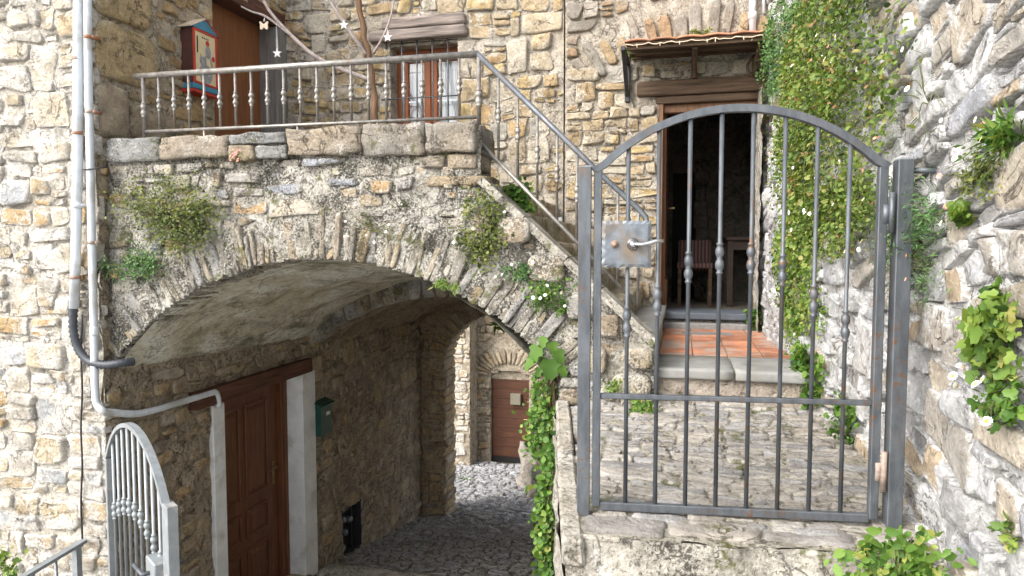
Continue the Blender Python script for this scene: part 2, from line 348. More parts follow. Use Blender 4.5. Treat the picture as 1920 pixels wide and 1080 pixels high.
M['white'] = plain('white_painted_plaster', (.70, .72, .72), .7, 0, .1, 6, .2, stain=(.50, .49, .45), stain_thr=.53)
M['green'] = plain('dark_green_enamel', (.012, .06, .045), .4, 0, .15, 20, .02)
M['terra'] = plain('terracotta_tile', (.43, .185, .105), .75, 0, .35, 5, .15, stain=(.42, .32, .26), stain_thr=.47, rnd=.28)
M['grout'] = mortar_mat('tile_grout', (.40, .34, .28), (.44, .38, .32), .3)
M['roof_tile'] = plain('canopy_tile', (.40, .19, .11), .8, 0, .3, 12, .2, stain=(.3, .25, .2), stain_thr=.52, rnd=.3)
M['slate'] = plain('slate_threshold', (.10, .115, .135), .55, 0, .2, 12, .1)
M['soil'] = mortar_mat('dark_ground', (.2, .18, .15), (.26, .24, .2), .3)
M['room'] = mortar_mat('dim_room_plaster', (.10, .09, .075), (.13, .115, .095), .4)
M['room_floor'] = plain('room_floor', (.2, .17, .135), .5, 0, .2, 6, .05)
M['dark'] = plain('black_and_unlit_dark', (.012, .011, .01), .9, 0, .2, 10, 0)  # plain black parts, and the darkness painted in behind the room's inner opening
M['cream'] = plain('cream_panel', (.60, .50, .30), .6, 0, .08, 15, .03)
M['red'] = plain('red_paint', (.42, .035, .02), .5, 0, .15, 20, .03)
M['blue'] = plain('blue_paint', (.045, .19, .28), .5, 0, .15, 20, .03)
M['maroon'] = plain('maroon_paint', (.075, .03, .025), .55, 0, .2, 20, .03)
M['catgrey'] = plain('painted_grey', (.25, .25, .26), .7, 0, .3, 30, 0)
M['curtain'] = plain('pale_curtain', (.74, .79, .82), .8, 0, .08, 10, .1, (14, 14, 1))
M['mauve'] = plain('mauve_cloth', (.20, .13, .18), .8, 0, .1, 10, 0)
M['star'] = plain('white_ornament', (.68, .66, .64), .6, 0, .08, 20, 0)
M['bfly'] = plain('cream_ornament', (.70, .56, .42), .6, 0, .08, 20, 0)
M['brass'] = plain('aged_brass', (.30, .22, .11), .4, .9, .2, 20, 0)
M['olive'] = plain('olive_grey_box', (.19, .175, .13), .6, 0, .12, 20, 0)
M['stripe'] = None
def stripe_mat():
    m, t, p, o = newmat('red_striped_fabric'); k = T(t)
    x = k.n('SeparateXYZ', {0: k.pos()}, out=0)
    f = k.m('FRACT', k.m('MULTIPLY', x, 26.))
    c = k.mix(k.m('GREATER_THAN', f, .5), (.09, .022, .022), (.12, .10, .085)); t.links.new(c, p.inputs['Base Color']); p.inputs['Roughness'].default_value = .9
    return m
M['stripe'] = stripe_mat()
def glass_mat():
    m, t, p, o = newmat('window_glass'); p.inputs['Base Color'].default_value = (.9, .95, 1, 1); p.inputs['Roughness'].default_value = .03
    tr = t.nodes.new('ShaderNodeBsdfTransparent'); mx = t.nodes.new('ShaderNodeMixShader'); fr = t.nodes.new('ShaderNodeFresnel'); fr.inputs[0].default_value = 1.5
    gl = t.nodes.new('ShaderNodeBsdfGlossy'); gl.inputs['Roughness'].default_value = .03
    t.links.new(fr.outputs[0], mx.inputs[0]); t.links.new(tr.outputs[0], mx.inputs[1]); t.links.new(gl.outputs[0], mx.inputs[2]); t.links.new(mx.outputs[0], o.inputs[0]); return m
M['glass'] = glass_mat()
M['lf_olive'] = leaf_mat('olive_leaves', [(0, (.035, .05, .018)), (.35, (.09, .12, .035)), (.7, (.17, .2, .05)), (1, (.28, .28, .08))])
M['lf_blue'] = leaf_mat('blue_green_leaves', [(0, (.03, .07, .03)), (.5, (.09, .19, .06)), (1, (.2, .3, .11))])
M['lf_bright'] = leaf_mat('bright_green_leaves', [(0, (.02, .055, .012)), (.35, (.07, .15, .025)), (.75, (.14, .25, .045)), (.96, (.22, .32, .07)), (1, (.3, .32, .08))])
M['lf_lime'] = leaf_mat('yellow_green_leaves', [(0, (.035, .075, .015)), (.35, (.11, .19, .035)), (.7, (.2, .29, .055)), (.95, (.31, .35, .09)), (1, (.34, .31, .1))])
M['lf_mix'] = leaf_mat('mixed_daisy_foliage', [(0, (.03, .055, .015)), (.3, (.09, .15, .03)), (.6, (.17, .24, .05)), (.85, (.28, .29, .08)), (1, (.30, .16, .08))])
M['lf_red'] = leaf_mat('reddish_foliage', [(0, (.05, .07, .02)), (.4, (.14, .16, .04)), (.75, (.26, .13, .05)), (1, (.36, .1, .05))])
M['stem'] = plain('plant_stem', (.11, .12, .045), .8, 0, .3, 20, 0)
M['stem_br'] = plain('brown_stem', (.13, .09, .055), .9, 0, .3, 20, 0)
M['petal'] = plain('white_petal', (.78, .77, .76), .7, 0, .04, 20, 0)
M['petal_pk'] = plain('pink_petal', (.62, .24, .27), .7, 0, .15, 20, 0)
M['pollen'] = plain('yellow_centre', (.62, .42, .03), .7, 0, .15, 20, 0)

# ------------------------------------------------------------------ masonry
def outline(q, rng, joint=.008, n=16, expo=None, jit=.08):
    """rounded irregular outline inside a quad q (4 points (a,b), counter-clockwise)"""
    e = expo or rng.uniform(4, 13)
    out = []
    w_ = max(math.dist(q[0], q[1]), math.dist(q[3], q[2])); h_ = max(math.dist(q[0], q[3]), math.dist(q[1], q[2]))
    kx = max(.5, 1 - 2 * joint / max(w_, .001)); ky = max(.45, 1 - 2 * joint / max(h_, .001))
    ph = rng.random()
    for i in range(n):
        th = 2 * math.pi * (i + ph) / n
        # push samples towards corners
        th = th - .16 * math.sin(4 * th)
        c, s = math.cos(th), math.sin(th)
        x = math.copysign(abs(c) ** (2 / e), c) * kx * (1 + rng.uniform(-jit, jit * .5)); y = math.copysign(abs(s) ** (2 / e), s) * ky * (1 + rng.uniform(-jit * 1.6, jit * .8))
        u, v = (x + 1) / 2, (y + 1) / 2
        a = (1 - v) * ((1 - u) * q[0][0] + u * q[1][0]) + v * ((1 - u) * q[3][0] + u * q[2][0])
        b = (1 - v) * ((1 - u) * q[0][1] + u * q[1][1]) + v * ((1 - u) * q[3][1] + u * q[2][1])
        out.append((a, b))
    return out
def layout(a0, a1, b0, b1, macro, area, aspect, rng, skew=.16, keepbig=.25):
    """recursive splitting of staggered rows into quads"""
    res = []
    def rec(x0, x1, y0, y1, d):
        w_, h_ = x1 - x0, y1 - y0
        lim = area * rng.choice((.35, .6, .9, 1.3, 2.2)) * (1.6 if rng.random() < keepbig else 1)
        if (w_ * h_ < lim and w_ / h_ < aspect * 2.4 and h_ / w_ < 1.6) or d > 7:
            k = skew * min(w_, h_)
            j = lambda: rng.uniform(-k, k)
            res.append([(x0 + j(), y0 + j()), (x1 + j(), y0 + j()), (x1 + j(), y1 + j()), (x0 + j(), y1 + j())]); return
        if w_ / h_ > aspect * rng.uniform(.7, 1.5):
            t = x0 + w_ * rng.uniform(.32, .68); rec(x0, t, y0, y1, d + 1); rec(t, x1, y0, y1, d + 1)
        else:
            t = y0 + h_ * rng.uniform(.3, .7); rec(x0, x1, y0, t, d + 1); rec(x0, x1, t, y1, d + 1)
    y = b0
    while y < b1 - .01:
        h_ = macro * rng.uniform(.7, 1.35)
        if y + h_ > b1 - .3 * macro: h_ = b1 - y
        x = a0 - rng.uniform(0, macro)
        while x < a1:
            w_ = macro * aspect * rng.uniform(.7, 1.5); rec(x, x + w_, y, y + h_, 0); x += w_
        y += h_
    return res
def warp(q, amp, fq, seed):
    r = []
    for a, b in q:
        p_ = Vector((a * fq, b * fq, seed))
        r.append((a + amp * noise.noise(p_), b + amp * noise.noise(p_ + Vector((31.7, 11.3, 5.1)))))
    return r
def clip(ol, mask):
    ca = sum(p[0] for p in ol) / len(ol); cb = sum(p[1] for p in ol) / len(ol)
    if not mask(ca, cb): return None
    out = []
    for a, b in ol:
        if not mask(a, b):
            lo, hi = 0., 1.
            for _ in range(7):
                md = (lo + hi) / 2
                if mask(ca + (a - ca) * md, cb + (b - cb) * md): lo = md
                else: hi = md
            a, b = ca + (a - ca) * lo * .97, cb + (b - cb) * lo * .97
        out.append((a, b))
    return out
def stone_geo(ol, fr, rng, front, back=.05, rough=.01, tilt=.12, surf=None, rings=((1.0, .3, 1.), (.955, .85, .5), (.80, 1.0, .12), (.42, 1.03, 0.))):
    n = len(ol); ca = sum(p[0] for p in ol) / n; cb = sum(p[1] for p in ol) / n
    ta, tb = rng.uniform(-tilt, tilt), rng.uniform(-tilt, tilt); vs = []; rim = []
    s0 = surf(ca, cb) if surf else 0
    sz = math.sqrt(max(1e-6, (max(p[0] for p in ol) - min(p[0] for p in ol)) * (max(p[1] for p in ol) - min(p[1] for p in ol))))
    def put(a, b, d, k, r):
        p = fr.P(a, b, 0)
        nz = noise.fractal(p * (1.6 / max(sz, .05)) + Vector((s0, front * 50, 0)), .9, 2., 3) * rough * k
        vs.append(fr.P(a, b, s0 + d + nz + k * ((a - ca) * ta + (b - cb) * tb))); rim.append(r)
    for a, b in ol: put(a, b, -back, 0, 1)
    for sc, dz, r in rings:
        for a, b in ol: put(ca + (a - ca) * sc, cb + (b - cb) * sc, front * dz, min(1, dz * 1.2), r)
    put(ca, cb, front * 1.06, 1, 0)
    L = len(rings) + 1; fs = []
    for i in range(L - 1):
        for k in range(n): fs.append((i * n + k, i * n + (k + 1) % n, (i + 1) * n + (k + 1) % n, (i + 1) * n + k))
    for k in range(n): fs.append(((L - 1) * n + k, (L - 1) * n + (k + 1) % n, L * n))
    return vs, fs, rim, fr.P(ca, cb, s0)
def put_stones(geos, mat, parent, limit=300, name='stone', rest='stone_infill'):
    """largest in the picture become objects of their own, the rest one mesh"""
    def key(g):
        q = pxy(g[3]); A = max((p - g[3]).length for p in g[0])
        if q is None: return 0
        inside = 1 if (-40 < q[0] < 1960 and -40 < q[1] < 1120) else .05
        return inside * A / q[2]
    geos = sorted(geos, key=key, reverse=True)
    for vs, fs, rim, c in geos[:limit]:
        mk(name, vs, fs, mat, parent, True, attr={'rim': rim}, at=c)
    if len(geos) > limit:
        V_, F_, R_ = [], [], []
        for vs, fs, rim, c in geos[limit:]:
            n = len(V_); V_ += vs; F_ += [tuple(i + n for i in f) for f in fs]; R_ += rim
        o = mk(rest, V_, F_, mat, parent, True, attr={'rim': R_}); o['kind'] = 'stuff'
def breaks(a0, a1, step, pts=()):
    k = sorted({a0, a1, *[p for p in pts if a0 < p < a1]}); out = []
    for p, q in zip(k, k[1:]):
        n = max(1, round((q - p) / step)); out += [p + (q - p) * i / n for i in range(n)]
    return out + [a1]
def sheet(name, fr, a0, a1, b0, b1, step, mat, parent, mask=None, base=0., amp=.014, fq=7., pa=(), pb=(), surf=None, seed=0., kind=None):
    A = breaks(a0, a1, step, pa); B = breaks(b0, b1, step, pb); vs = []; idx = {}
    fs = []
    keep = [[(mask is None or mask((A[i] + A[i + 1]) / 2, (B[j] + B[j + 1]) / 2)) for j in range(len(B) - 1)] for i in range(len(A) - 1)]
    def vid(i, j):
        if (i, j) not in idx:
            p = fr.P(A[i], B[j], 0); q = p * fq + Vector((seed, seed, seed))
            n_ = base + amp * noise.fractal(q, .8, 2.1, 4) + (surf(A[i], B[j]) if surf else 0)
            idx[i, j] = len(vs); vs.append(fr.P(A[i], B[j], n_))
        return idx[i, j]
    for i in range(len(A) - 1):
        for j in range(len(B) - 1):
            if keep[i][j]: fs.append((vid(i, j), vid(i + 1, j), vid(i + 1, j + 1), vid(i, j + 1)))
    o = mk(name, vs, fs, mat, parent, True)
    if kind: o['kind'] = kind
    return o
def rubble(fr, a0, a1, b0, b1, mask, rng, mat, parent, macro=.34, area=.03, aspect=1.5, front=(.004, .035), joint=.009, limit=300, warpa=.03, angle=0., surf=None, rough=.012, keep=1., margin=90, extra=None, tilt=.12, expo=None, back=.05, jit=.09, infill=True):
    geos = []; ca_, cb_ = (a0 + a1) / 2, (b0 + b1) / 2; L = math.hypot(a1 - a0, b1 - b0) / 2 if angle else None
    quads = layout(a0, a1, b0, b1, macro, area, aspect, rng) if not angle else layout(-L, L, -L, L, macro, area, aspect, rng)
    sd = rng.uniform(0, 50)
    for q in quads:
        if rng.random() > keep: continue
        if angle:
            c, s = math.cos(angle), math.sin(angle); q = [(ca_ + x * c - y * s, cb_ + x * s + y * c) for x, y in q]
        q = warp(q, warpa, 2.2, sd)
        ol = outline(q, rng, joint * rng.uniform(.6, 1.7), expo=expo, jit=jit)
        full = lambda a, b: a0 <= a <= a1 and b0 <= b <= b1 and (mask is None or mask(a, b))
        cc = fr.P(sum(p[0] for p in ol) / len(ol), sum(p[1] for p in ol) / len(ol))
        if not inview(cc, margin): continue
        ol = clip(ol, full)
        if not ol: continue
        xs = [p[0] for p in ol]; ys = [p[1] for p in ol]
        if max(xs) - min(xs) < .02 or max(ys) - min(ys) < .015: continue
        f = rng.uniform(*front)
        geos.append(stone_geo(ol, fr, rng, f, back, rough, tilt, surf))
    if extra: geos += extra
    put_stones(geos, mat, parent, limit)
    return geos
def qd(x0, x1, y0, y1): return [(x0, y0), (x1, y0), (x1, y1), (x0, y1)]
def one(fr, q, rng, front, mat, parent, back=.06, name='stone', expo=None, rough=.014, tilt=.05, jit=.04, joint=.006, n=18):
    vs, fs, rim, c = stone_geo(outline(q, rng, joint, n, expo, jit), fr, rng, front, back, rough, tilt)
    return mk(name, vs, fs, mat, parent, True, attr={'rim': rim}, at=c)
def block(x0, x1, y0, y1, z0, z1, rng, mat, parent, name='stone', rough=.012, rnd=.18, n=5, fn=None):
    """rounded rough block of stone: a subdivided box bent towards a superellipsoid, with noise"""
    vs = []; idx = {}; fs = []
    c = Vector(((x0 + x1) / 2, (y0 + y1) / 2, (z0 + z1) / 2)); h = Vector(((x1 - x0) / 2, (y1 - y0) / 2, (z1 - z0) / 2)); sd = Vector((rng.uniform(0, 50), 0, 0))
    def vid(k):
        if k not in idx:
            p = Vector([2 * i / n - 1 for i in k]); q = p.normalized() * (abs(p.x) ** 8 + abs(p.y) ** 8 + abs(p.z) ** 8) ** (1 / 8)
            q = p.lerp(p / max(1e-6, (abs(p.x) ** 7 + abs(p.y) ** 7 + abs(p.z) ** 7) ** (1 / 7)), min(1, rnd * 4))
            wv = c + Vector((q.x * h.x, q.y * h.y, q.z * h.z)); wv += p.normalized() * rough * noise.fractal(wv * 9 + sd, .9, 2, 3)
            idx[k] = len(vs); vs.append(Vector(fn(wv)) if fn else wv)
        return idx[k]
    for ax in range(3):
        for s in (0, n):
            for i in range(n):
                for j in range(n):
                    def K(a, b): k = [0, 0, 0]; k[ax] = s; k[(ax + 1) % 3] = a; k[(ax + 2) % 3] = b; return tuple(k)
                    f = (vid(K(i, j)), vid(K(i + 1, j)), vid(K(i + 1, j + 1)), vid(K(i, j + 1))); fs.append(f if s else f[::-1])
    return mk(name, vs, fs, mat, parent, True, attr={'rim': [0.1] * len(vs)})

UL, VF, VP, VB, UR = -4.15, 4.12, 4.20, 6.65, -.74
TERR = .42
XA = Vector((1, 0, 0)); YA = Vector((0, 1, 0)); ZA = Vector((0, 0, 1))
FF = lambda v: Fr((0, v, 0), XA, ZA, -YA)       # a wall facing the camera at depth v: a = x, b = z
FS = lambda u: Fr((u, 0, 0), YA, ZA, XA)        # a wall facing right: a = y, b = z

def floor_z(v):
    k = [(-8, -1.2), (0, -1.7), (4.2, -3.3), (7, -3.82), (10.5, -4.45), (15.1, -5.0), (40, -8)]
    for (a, za), (b, zb) in zip(k, k[1:]):
        if v <= b: return za + (zb - za) * (v - a) / (b - a)
    return k[-1][1]
def ramp_z(v): return -1.075 + (v - 2.55) * (.125 / 1.75)

# ------------------------------------------------------------------ ground
g = MB(); g.add([(-150, -150, -8.2), (150, -150, -8.2), (150, 150, -8.2), (-150, 150, -8.2)], [(0, 1, 2, 3)])
tag(g.build('ground', M['soil']), kind='structure')
vs = []; fs = []; ys = breaks(-8, 4.6, .5)
for y in ys: vs += [(-9, y, floor_z(y)), (4, y, floor_z(y))]
fs = [(2 * i, 2 * i + 1, 2 * i + 3, 2 * i + 2) for i in range(len(ys) - 1)]
tag(mk('path', vs, fs, M['mo_right']), kind='structure')  # unseen path sheet in pale mortar colour, to bounce more light into the passage

# ------------------------------------------------------------------ left house
rng = random.Random(11)
LH = thing('stone_house', 'sunlit cream and ochre rubble stone house with the two pale conduits', 'house', (-5, VF + 1, -3.4))
ff = FF(VF)
fw = sheet('front_wall', ff, -7.5, UL + .0, -4.2, 3.2, .028, M['mo_left'], LH, amp=.024, base=-.012)
rubble(ff, -6.4, UL + .02, -3.4, 2.6, None, rng, M['st_left'], fw, macro=.40, area=.046, aspect=1.4, front=(-.016, .03), joint=.011, limit=170, rough=.022, warpa=.05)
# upper side wall above the terrace
fs_ = FS(UL)
D1 = (5.45, 6.42, TERR, 2.32)          # upper door opening
m_up = lambda a, b: not (D1[0] - .02 < a < D1[1] + .30 and b < D1[3] + .0)
sw = sheet('side_wall', fs_, VF, VB + .1, .3, 3.2, .03, M['mo_side'], LH, mask=m_up, amp=.016, pa=(D1[0], D1[1] + .28), pb=(D1[3],))
qn = [(4.13, 4.68, 1.69, 2.15), (4.13, 4.75, 1.24, 1.68), (4.13, 4.42, .80, 1.22), (4.43, 4.80, .84, 1.12), (4.14, 4.62, 2.16, 2.6)]
ex = []
for q in qn: ex.append(stone_geo(outline(qd(*q), rng, .01, 18, 7, .03), fs_, rng, .045, .08, .02, .03))
inq = lambda a, b: any(q[0] - .02 < a < q[1] + .02 and q[2] - .02 < b < q[3] + .02 for q in qn)
rubble(fs_, VF + .02, VB, .35, 2.7, lambda a, b: m_up(a, b) and not inq(a, b), rng, M['st_side'], sw, macro=.3, area=.03, aspect=1.5, front=(-.004, .03), joint=.008, limit=80, extra=ex, angle=-.06, rough=.02)
# passage wall with the panelled door
D2 = (5.44, 6.78, -3.72, -1.40)
NI = (7.70, 8.22, -3.98, -3.36)        # niche of the meters
m_pw = lambda a, b: not (D2[0] < a < D2[1] and b < D2[3] + .01) and not (NI[0] < a < NI[1] and NI[2] < b < NI[3])
pw = sheet('passage_wall', fs_, VF, 11.1, -4.9, .36, .034, M['mo_pass'], LH, mask=m_pw, amp=.03, fq=5, pa=(D2[0], D2[1], NI[0], NI[1]), pb=(D2[3], NI[2], NI[3]))
m_pst = lambda a, b: m_pw(a, b) and not (5.0 < a < 6.95 and -1.44 < b < -1.2) and not (D2[0] - .2 < a < D2[1] + .3 and b < D2[3]) and b > floor_z(a) - .1 and b < -1.0
rubble(fs_, VF + .02, 10.4, -4.6, -1.0, m_pst, rng, M['st_pass'], pw, macro=.42, area=.045, aspect=1.4, front=(-.004, .03), joint=.012, limit=190, rough=.02, angle=.05)
ND = .13; nb = MB(); nb.box(UL - ND - .01, UL - ND, NI[0] - .02, NI[1] + .02, NI[2] - .02, NI[3] + .02)
nb.box(UL - ND, UL, NI[0] - .03, NI[0], NI[2], NI[3]); nb.box(UL - ND, UL, NI[1], NI[1] + .03, NI[2], NI[3]); nb.box(UL - ND, UL, NI[0], NI[1], NI[3], NI[3] + .03); nb.box(UL - ND, UL, NI[0], NI[1], NI[2] - .03, NI[2])
nb.build('niche', M['blackiron'], LH)  # whole niche lined in near black, to stand out from the wall stone
# panelled door
dr = MB(); X0 = UL - .24
dr.box(X0 - .05, X0, D2[0] - .1, D2[1], D2[2], D2[3] + .05)
door = dr.build('door', M['brown_door'], LH, False)
fx = X0
for v0, v1 in ((D2[0] + .0, D2[0] + .07), (D2[1] - .09, D2[1])):
    pass
fm = MB(); fm.box(X0, X0 + .06, D2[1] - .10, D2[1] - .002, D2[2], D2[3], bev=.006); fm.box(X0 + .06, X0 + .075, D2[1] - .055, D2[1] - .002, D2[2], D2[3])
fm.build('door_frame', M['brown_door'], door)
for v0, v1, z0, z1 in ((5.66, 6.02, -2.62, -1.62), (6.10, 6.50, -2.62, -1.62), (5.66, 6.02, -3.05, -2.74), (6.10, 6.50, -3.05, -2.74), (5.66, 6.02, -3.62, -3.16), (6.10, 6.50, -3.62, -3.16)):
    p_ = MB()
    # moulding frame and raised field
    for a0, a1, b0, b1 in ((v0, v1, z0, z0 + .03), (v0, v1, z1 - .03, z1), (v0, v0 + .03, z0 + .03, z1 - .03), (v1 - .03, v1, z0 + .03, z1 - .03)): p_.box(X0 - .002, X0 + .018, a0, a1, b0, b1, bev=.008)
    n0 = len(p_.v); h = .025
    p_.add([(X0 + .001, v0 + .045, z0 + .045), (X0 + .001, v1 - .045, z0 + .045), (X0 + .001, v1 - .045, z1 - .045), (X0 + .001, v0 + .045, z1 - .045), (X0 + .016, v0 + .085, z0 + .085), (X0 + .016, v1 - .085, z0 + .085), (X0 + .016, v1 - .085, z1 - .085), (X0 + .016, v0 + .085, z1 - .085)],
           [(4, 5, 6, 7), (0, 1, 5, 4), (1, 2, 6, 5), (2, 3, 7, 6), (3, 0, 4, 7)])
    p_.build('panel', M['brown_door'], door)
hd = MB(); hd.box(X0, X0 + .012, 6.575, 6.61, -2.62, -2.36, bev=.004); hd.tube([(X0 + .01, 6.59, -2.42), (X0 + .055, 6.59, -2.42), (X0 + .06, 6.57, -2.42), (X0 + .06, 6.46, -2.425)], .009, 8); hd.tube([(X0 + .008, 6.592, -2.53), (X0 + .02, 6.592, -2.53)], .012, 8)
hd.build('handle', M['brass'], door)
bb = MB(); bb.bar((UL - .02, 5.02, -1.335), (UL - .02, 6.92, -1.325), .2, .15, m=0)
o = bb.build('lintel', M['beam_y'], LH)
jb = MB(); jb.box(UL - .02, UL + .035, D2[0] - .165, D2[0], -3.75, -1.43, bev=.006); jb.build('door_jamb', M['white'], LH)
jb = MB(); jb.box(X0 - .05, UL + .035, D2[1], D2[1] + .27, -3.9, -1.405, bev=.006); jb.build('door_jamb', M['white'], LH)
block(UL - .4, UL + .12, 5.3, 6.9, -3.95, -3.72, rng, M['st_pass'], LH, 'doorstep')
# upper door
ud = MB(); ud.box(UL - .22, UL - .18, D1[0] - .03, D1[1] + .02, D1[2], D1[3] + .05); door = ud.build('door', M['rust_door'], LH)
pl = MB(); pl.box(UL - .22, UL + .02, D1[1], D1[1] + .28, D1[2], D1[3] - .02, bev=.01); pl.build('door_post', M['post_wood'], LH)
rv = MB(); rv.box(UL - .22, UL - .002, D1[0] - .03, D1[0] - .0, D1[2], D1[3]); rv.build('door_reveal', M['mo_side'], LH)
pl = MB(); pl.box(UL - .2, UL + .03, D1[0] - .12, D1[1] + .35, D1[3] - .01, D1[3] + .14, bev=.012); pl.build('lintel', M['beam_y'], LH)

# ------------------------------------------------------------------ back house
rng = random.Random(23)
BH = thing('stone_house', 'warm tan rubble house behind the terrace with barred window and open doorway', 'house', (-1.5, VB + .3, -.7))
fb = FF(VB - .05)
WI = (-2.94, -2.21, .98, 2.09); DO = (-.24, .635, -.75, 1.36); UC = -1.14
m_b = lambda a, b: not (WI[0] < a < WI[1] and WI[2] < b < WI[3]) and not (DO[0] < a < DO[1] and b < DO[3])
bw = sheet('back_wall', FF(VB - .05), UL - .1, UC, .3, 3.2, .034, M['mo_back'], BH, mask=m_b, amp=.02, base=-.012, pa=WI[:2], pb=WI[2:])
lint = lambda a, b: (-3.17 < a < -2.09 and 2.09 < b < 2.33)
rubble(fb, UL, UC - .01, .35, 2.75, lambda a, b: m_b(a, b) and not lint(a, b), rng, M['st_back'], bw, macro=.38, area=.044, aspect=1.5, front=(-.008, .028), joint=.008, limit=130, rough=.02, warpa=.05)
fb2 = FF(VB - .07)
m_b2 = lambda a, b: not (DO[0] < a < DO[1] and b < DO[3])
dw = sheet('door_wall', fb2, UC + .018, .95, -1.0, 3.2, .034, M['mo_back'], BH, mask=m_b2, amp=.02, base=-.012, pa=DO[:2], pb=DO[3:])
ed = MB(); ed.box(UC - .01, UC + .05, VB + .1, VB + .14, .2, 3.2); ed.box(UC - .012, UC, VB - .04, VB + .1, .2, 3.2); ed.box(UC + .019, UC + .03, VB - .05, VB + .1, .2, 3.2); ed.build('wall_edge', M['mo_back'], BH)
nol = lambda a, b: m_b2(a, b) and not (-.5 < a and 1.34 < b < 1.56) and not (-.52 < a and 1.7 < b < 1.86)
ex = []
for i in range(19):        # relieving arch of upright stones above the canopy
    th = R(126 - i * 4.4 + rng.uniform(-.6, .6)); c0 = (.12, .2); r0, r1 = 1.68 + rng.uniform(-.03, .03), 2.0 + rng.uniform(-.08, .1); d = R(rng.uniform(1.3, 2.1))
    P4 = [(c0[0] + r * math.cos(t), c0[1] + r * math.sin(t)) for r, t in ((r0, th + d), (r0, th - d), (r1, th - d), (r1, th + d))]
    ex.append(stone_geo(outline(P4, rng, .006, 14, 5), fb2, rng, .03, .05, .012))
rubble(fb2, UC + .032, .9, -.95, 1.85, lambda a, b: nol(a, b) and b < 1.34, rng, M['st_back'], dw, macro=.30, area=.03, aspect=1.9, front=(-.004, .035), joint=.007, limit=80, rough=.02)
rubble(fb2, UC + .032, .9, 1.3, 1.72, nol, rng, M['st_back'], dw, macro=.20, area=.04, aspect=1.9, front=(.002, .03), joint=.012, limit=25)
rubble(fb2, UC + .032, .9, 1.7, 2.7, lambda a, b: nol(a, b) and not (1.63 < math.hypot(a - .12, b - .2) < 2.12 and b > 1.7 and a > -1.0), rng, M['st_dark'], dw, macro=.24, area=.026, aspect=1.8, front=(.0, .035), joint=.01, limit=60, extra=ex)
# window
wn = MB(); wy = VB + .13
wn.box(WI[0] - .03, WI[0], VB - .01, wy + .1, WI[2], WI[3]); wn.box(WI[1], WI[1] + .03, VB - .01, wy + .1, WI[2], WI[3]); wn.box(WI[0], WI[1], VB - .01, wy + .1, WI[3] - .03, WI[3])
wn.build('window_reveal', M['mo_back'], BH)
wf = MB(); a0, a1, b0, b1 = WI[0], WI[1], WI[2], WI[3] - .03; md = (a0 + a1) / 2 + .01
for x0, x1 in ((a0, a0 + .125), (md - .075, md - .003), (md + .003, md + .07), (a1 - .065, a1)): wf.box(x0, x1, wy, wy + .05, b0, b1, bev=.005)
for x0, x1 in ((a0 + .125, md - .075), (md + .07, a1 - .065)): wf.box(x0, x1, wy + .002, wy + .048, b1 - .13, b1); wf.box(x0, x1, wy + .002, wy + .048, b0, b0 + .1)
win = wf.build('window', M['win_wood'], BH)
for x0, x1 in ((a0 + .125, md - .075), (md + .07, a1 - .065)):
    gp = MB(); gp.box(x0 - .005, x1 + .005, wy + .022, wy + .026, b0 + .095, b1 - .125); gp.build('pane', M['glass'], win)
    mt = MB(); mt.box((x0), (x1), wy + .012, wy + .020, 1.52, 1.535); mt.build('glazing_bar', M['curtain'], win)
    vs = []; n = 30
    for i in range(n + 1):
        x = x0 - .03 + (x1 - x0 + .06) * i / n; y = wy + .09 + .008 * math.sin(i * 1.7)
        vs += [(x, y, b0), (x, y, b1)]
    mk('curtain', vs, [(2 * i, 2 * i + 2, 2 * i + 3, 2 * i + 1) for i in range(n)], M['curtain'], win)
mv = MB(); mv.tube([(md - .2 + .075 * math.cos(t), wy + .07, 1.36 + .12 * math.sin(t)) for t in [math.pi * (1.1 - 1.25 * i / 14) for i in range(15)]], .022, 6); mv.box(md - .28, md - .1, wy + .066, wy + .074, 1.04, 1.22)
mv.build('curtain_motif', M['mauve'], win)
gr = MB()
for x in (725, 754, 782, 811, 840):
    p0 = atV(x, 160, VB - .05); gr.tube([(p0.x, VB - .05, .95), (p0.x, VB - .05, 2.14)], .008, 6)
for y in (118, 185):
    p0 = atV(715, y + 2, VB - .05); p1 = atV(858, y, VB - .05); gr.tube([(p0.x, VB - .05, p0.z), (p1.x, VB - .05, p0.z)], .007, 6)
gr.build('window_grille', M['steel'], win, True)
for z0, z1, x0, x1, y0 in ((2.10, 2.205, -3.16, -2.10, .12), (2.215, 2.325, -3.02, -2.12, .105)):
    block(x0, x1, VB - y0, VB + .12, z0, z1, rng, M['beam'], BH, 'window_lintel', .006, .1, 7)
# doorway: timber lintels, frame, threshold, leaf
yb = VB - .07
block(-.44, .76, yb - .05, yb + .2, 1.405, 1.545, rng, M['beam_dark'], BH, 'door_lintel', .006, .08, 7)
block(-.27, .67, yb - .02, yb + .2, 1.335, 1.402, rng, M['beam_dark'], BH, 'door_lintel', .004, .08, 7)
f_ = MB(); f_.box(DO[0] - .0, DO[0] + .045, yb - .01, yb + .12, -.62, 1.335, bev=.005); f_.box(DO[0] + .045, DO[1], yb + .04, yb + .12, 1.26, 1.335, bev=.005); f_.build('door_frame', M['door_frame'], BH)
th_ = MB(); th_.box(DO[0] - .04, DO[1] + .03, yb - .08, yb + .45, -.66, -.60, bev=.008); th_.build('threshold', M['slate'], BH)
block(DO[0], DO[1] + .1, yb - .03, yb + .3, -.80, -.662, rng, M['st_ramp'], BH, 'door_sill_stone')
lf = MB(); lf.box(-.205, -.165, yb + .16, yb + .98, -.595, 1.27, bev=.004)
leaf = lf.build('door', M['brown_door'], BH)
k2 = MB(); k2.box(-.17, -.15, yb + .18, yb + .96, -.59, -.3, bev=.006); k2.build('kick_board', M['door_frame'], leaf)
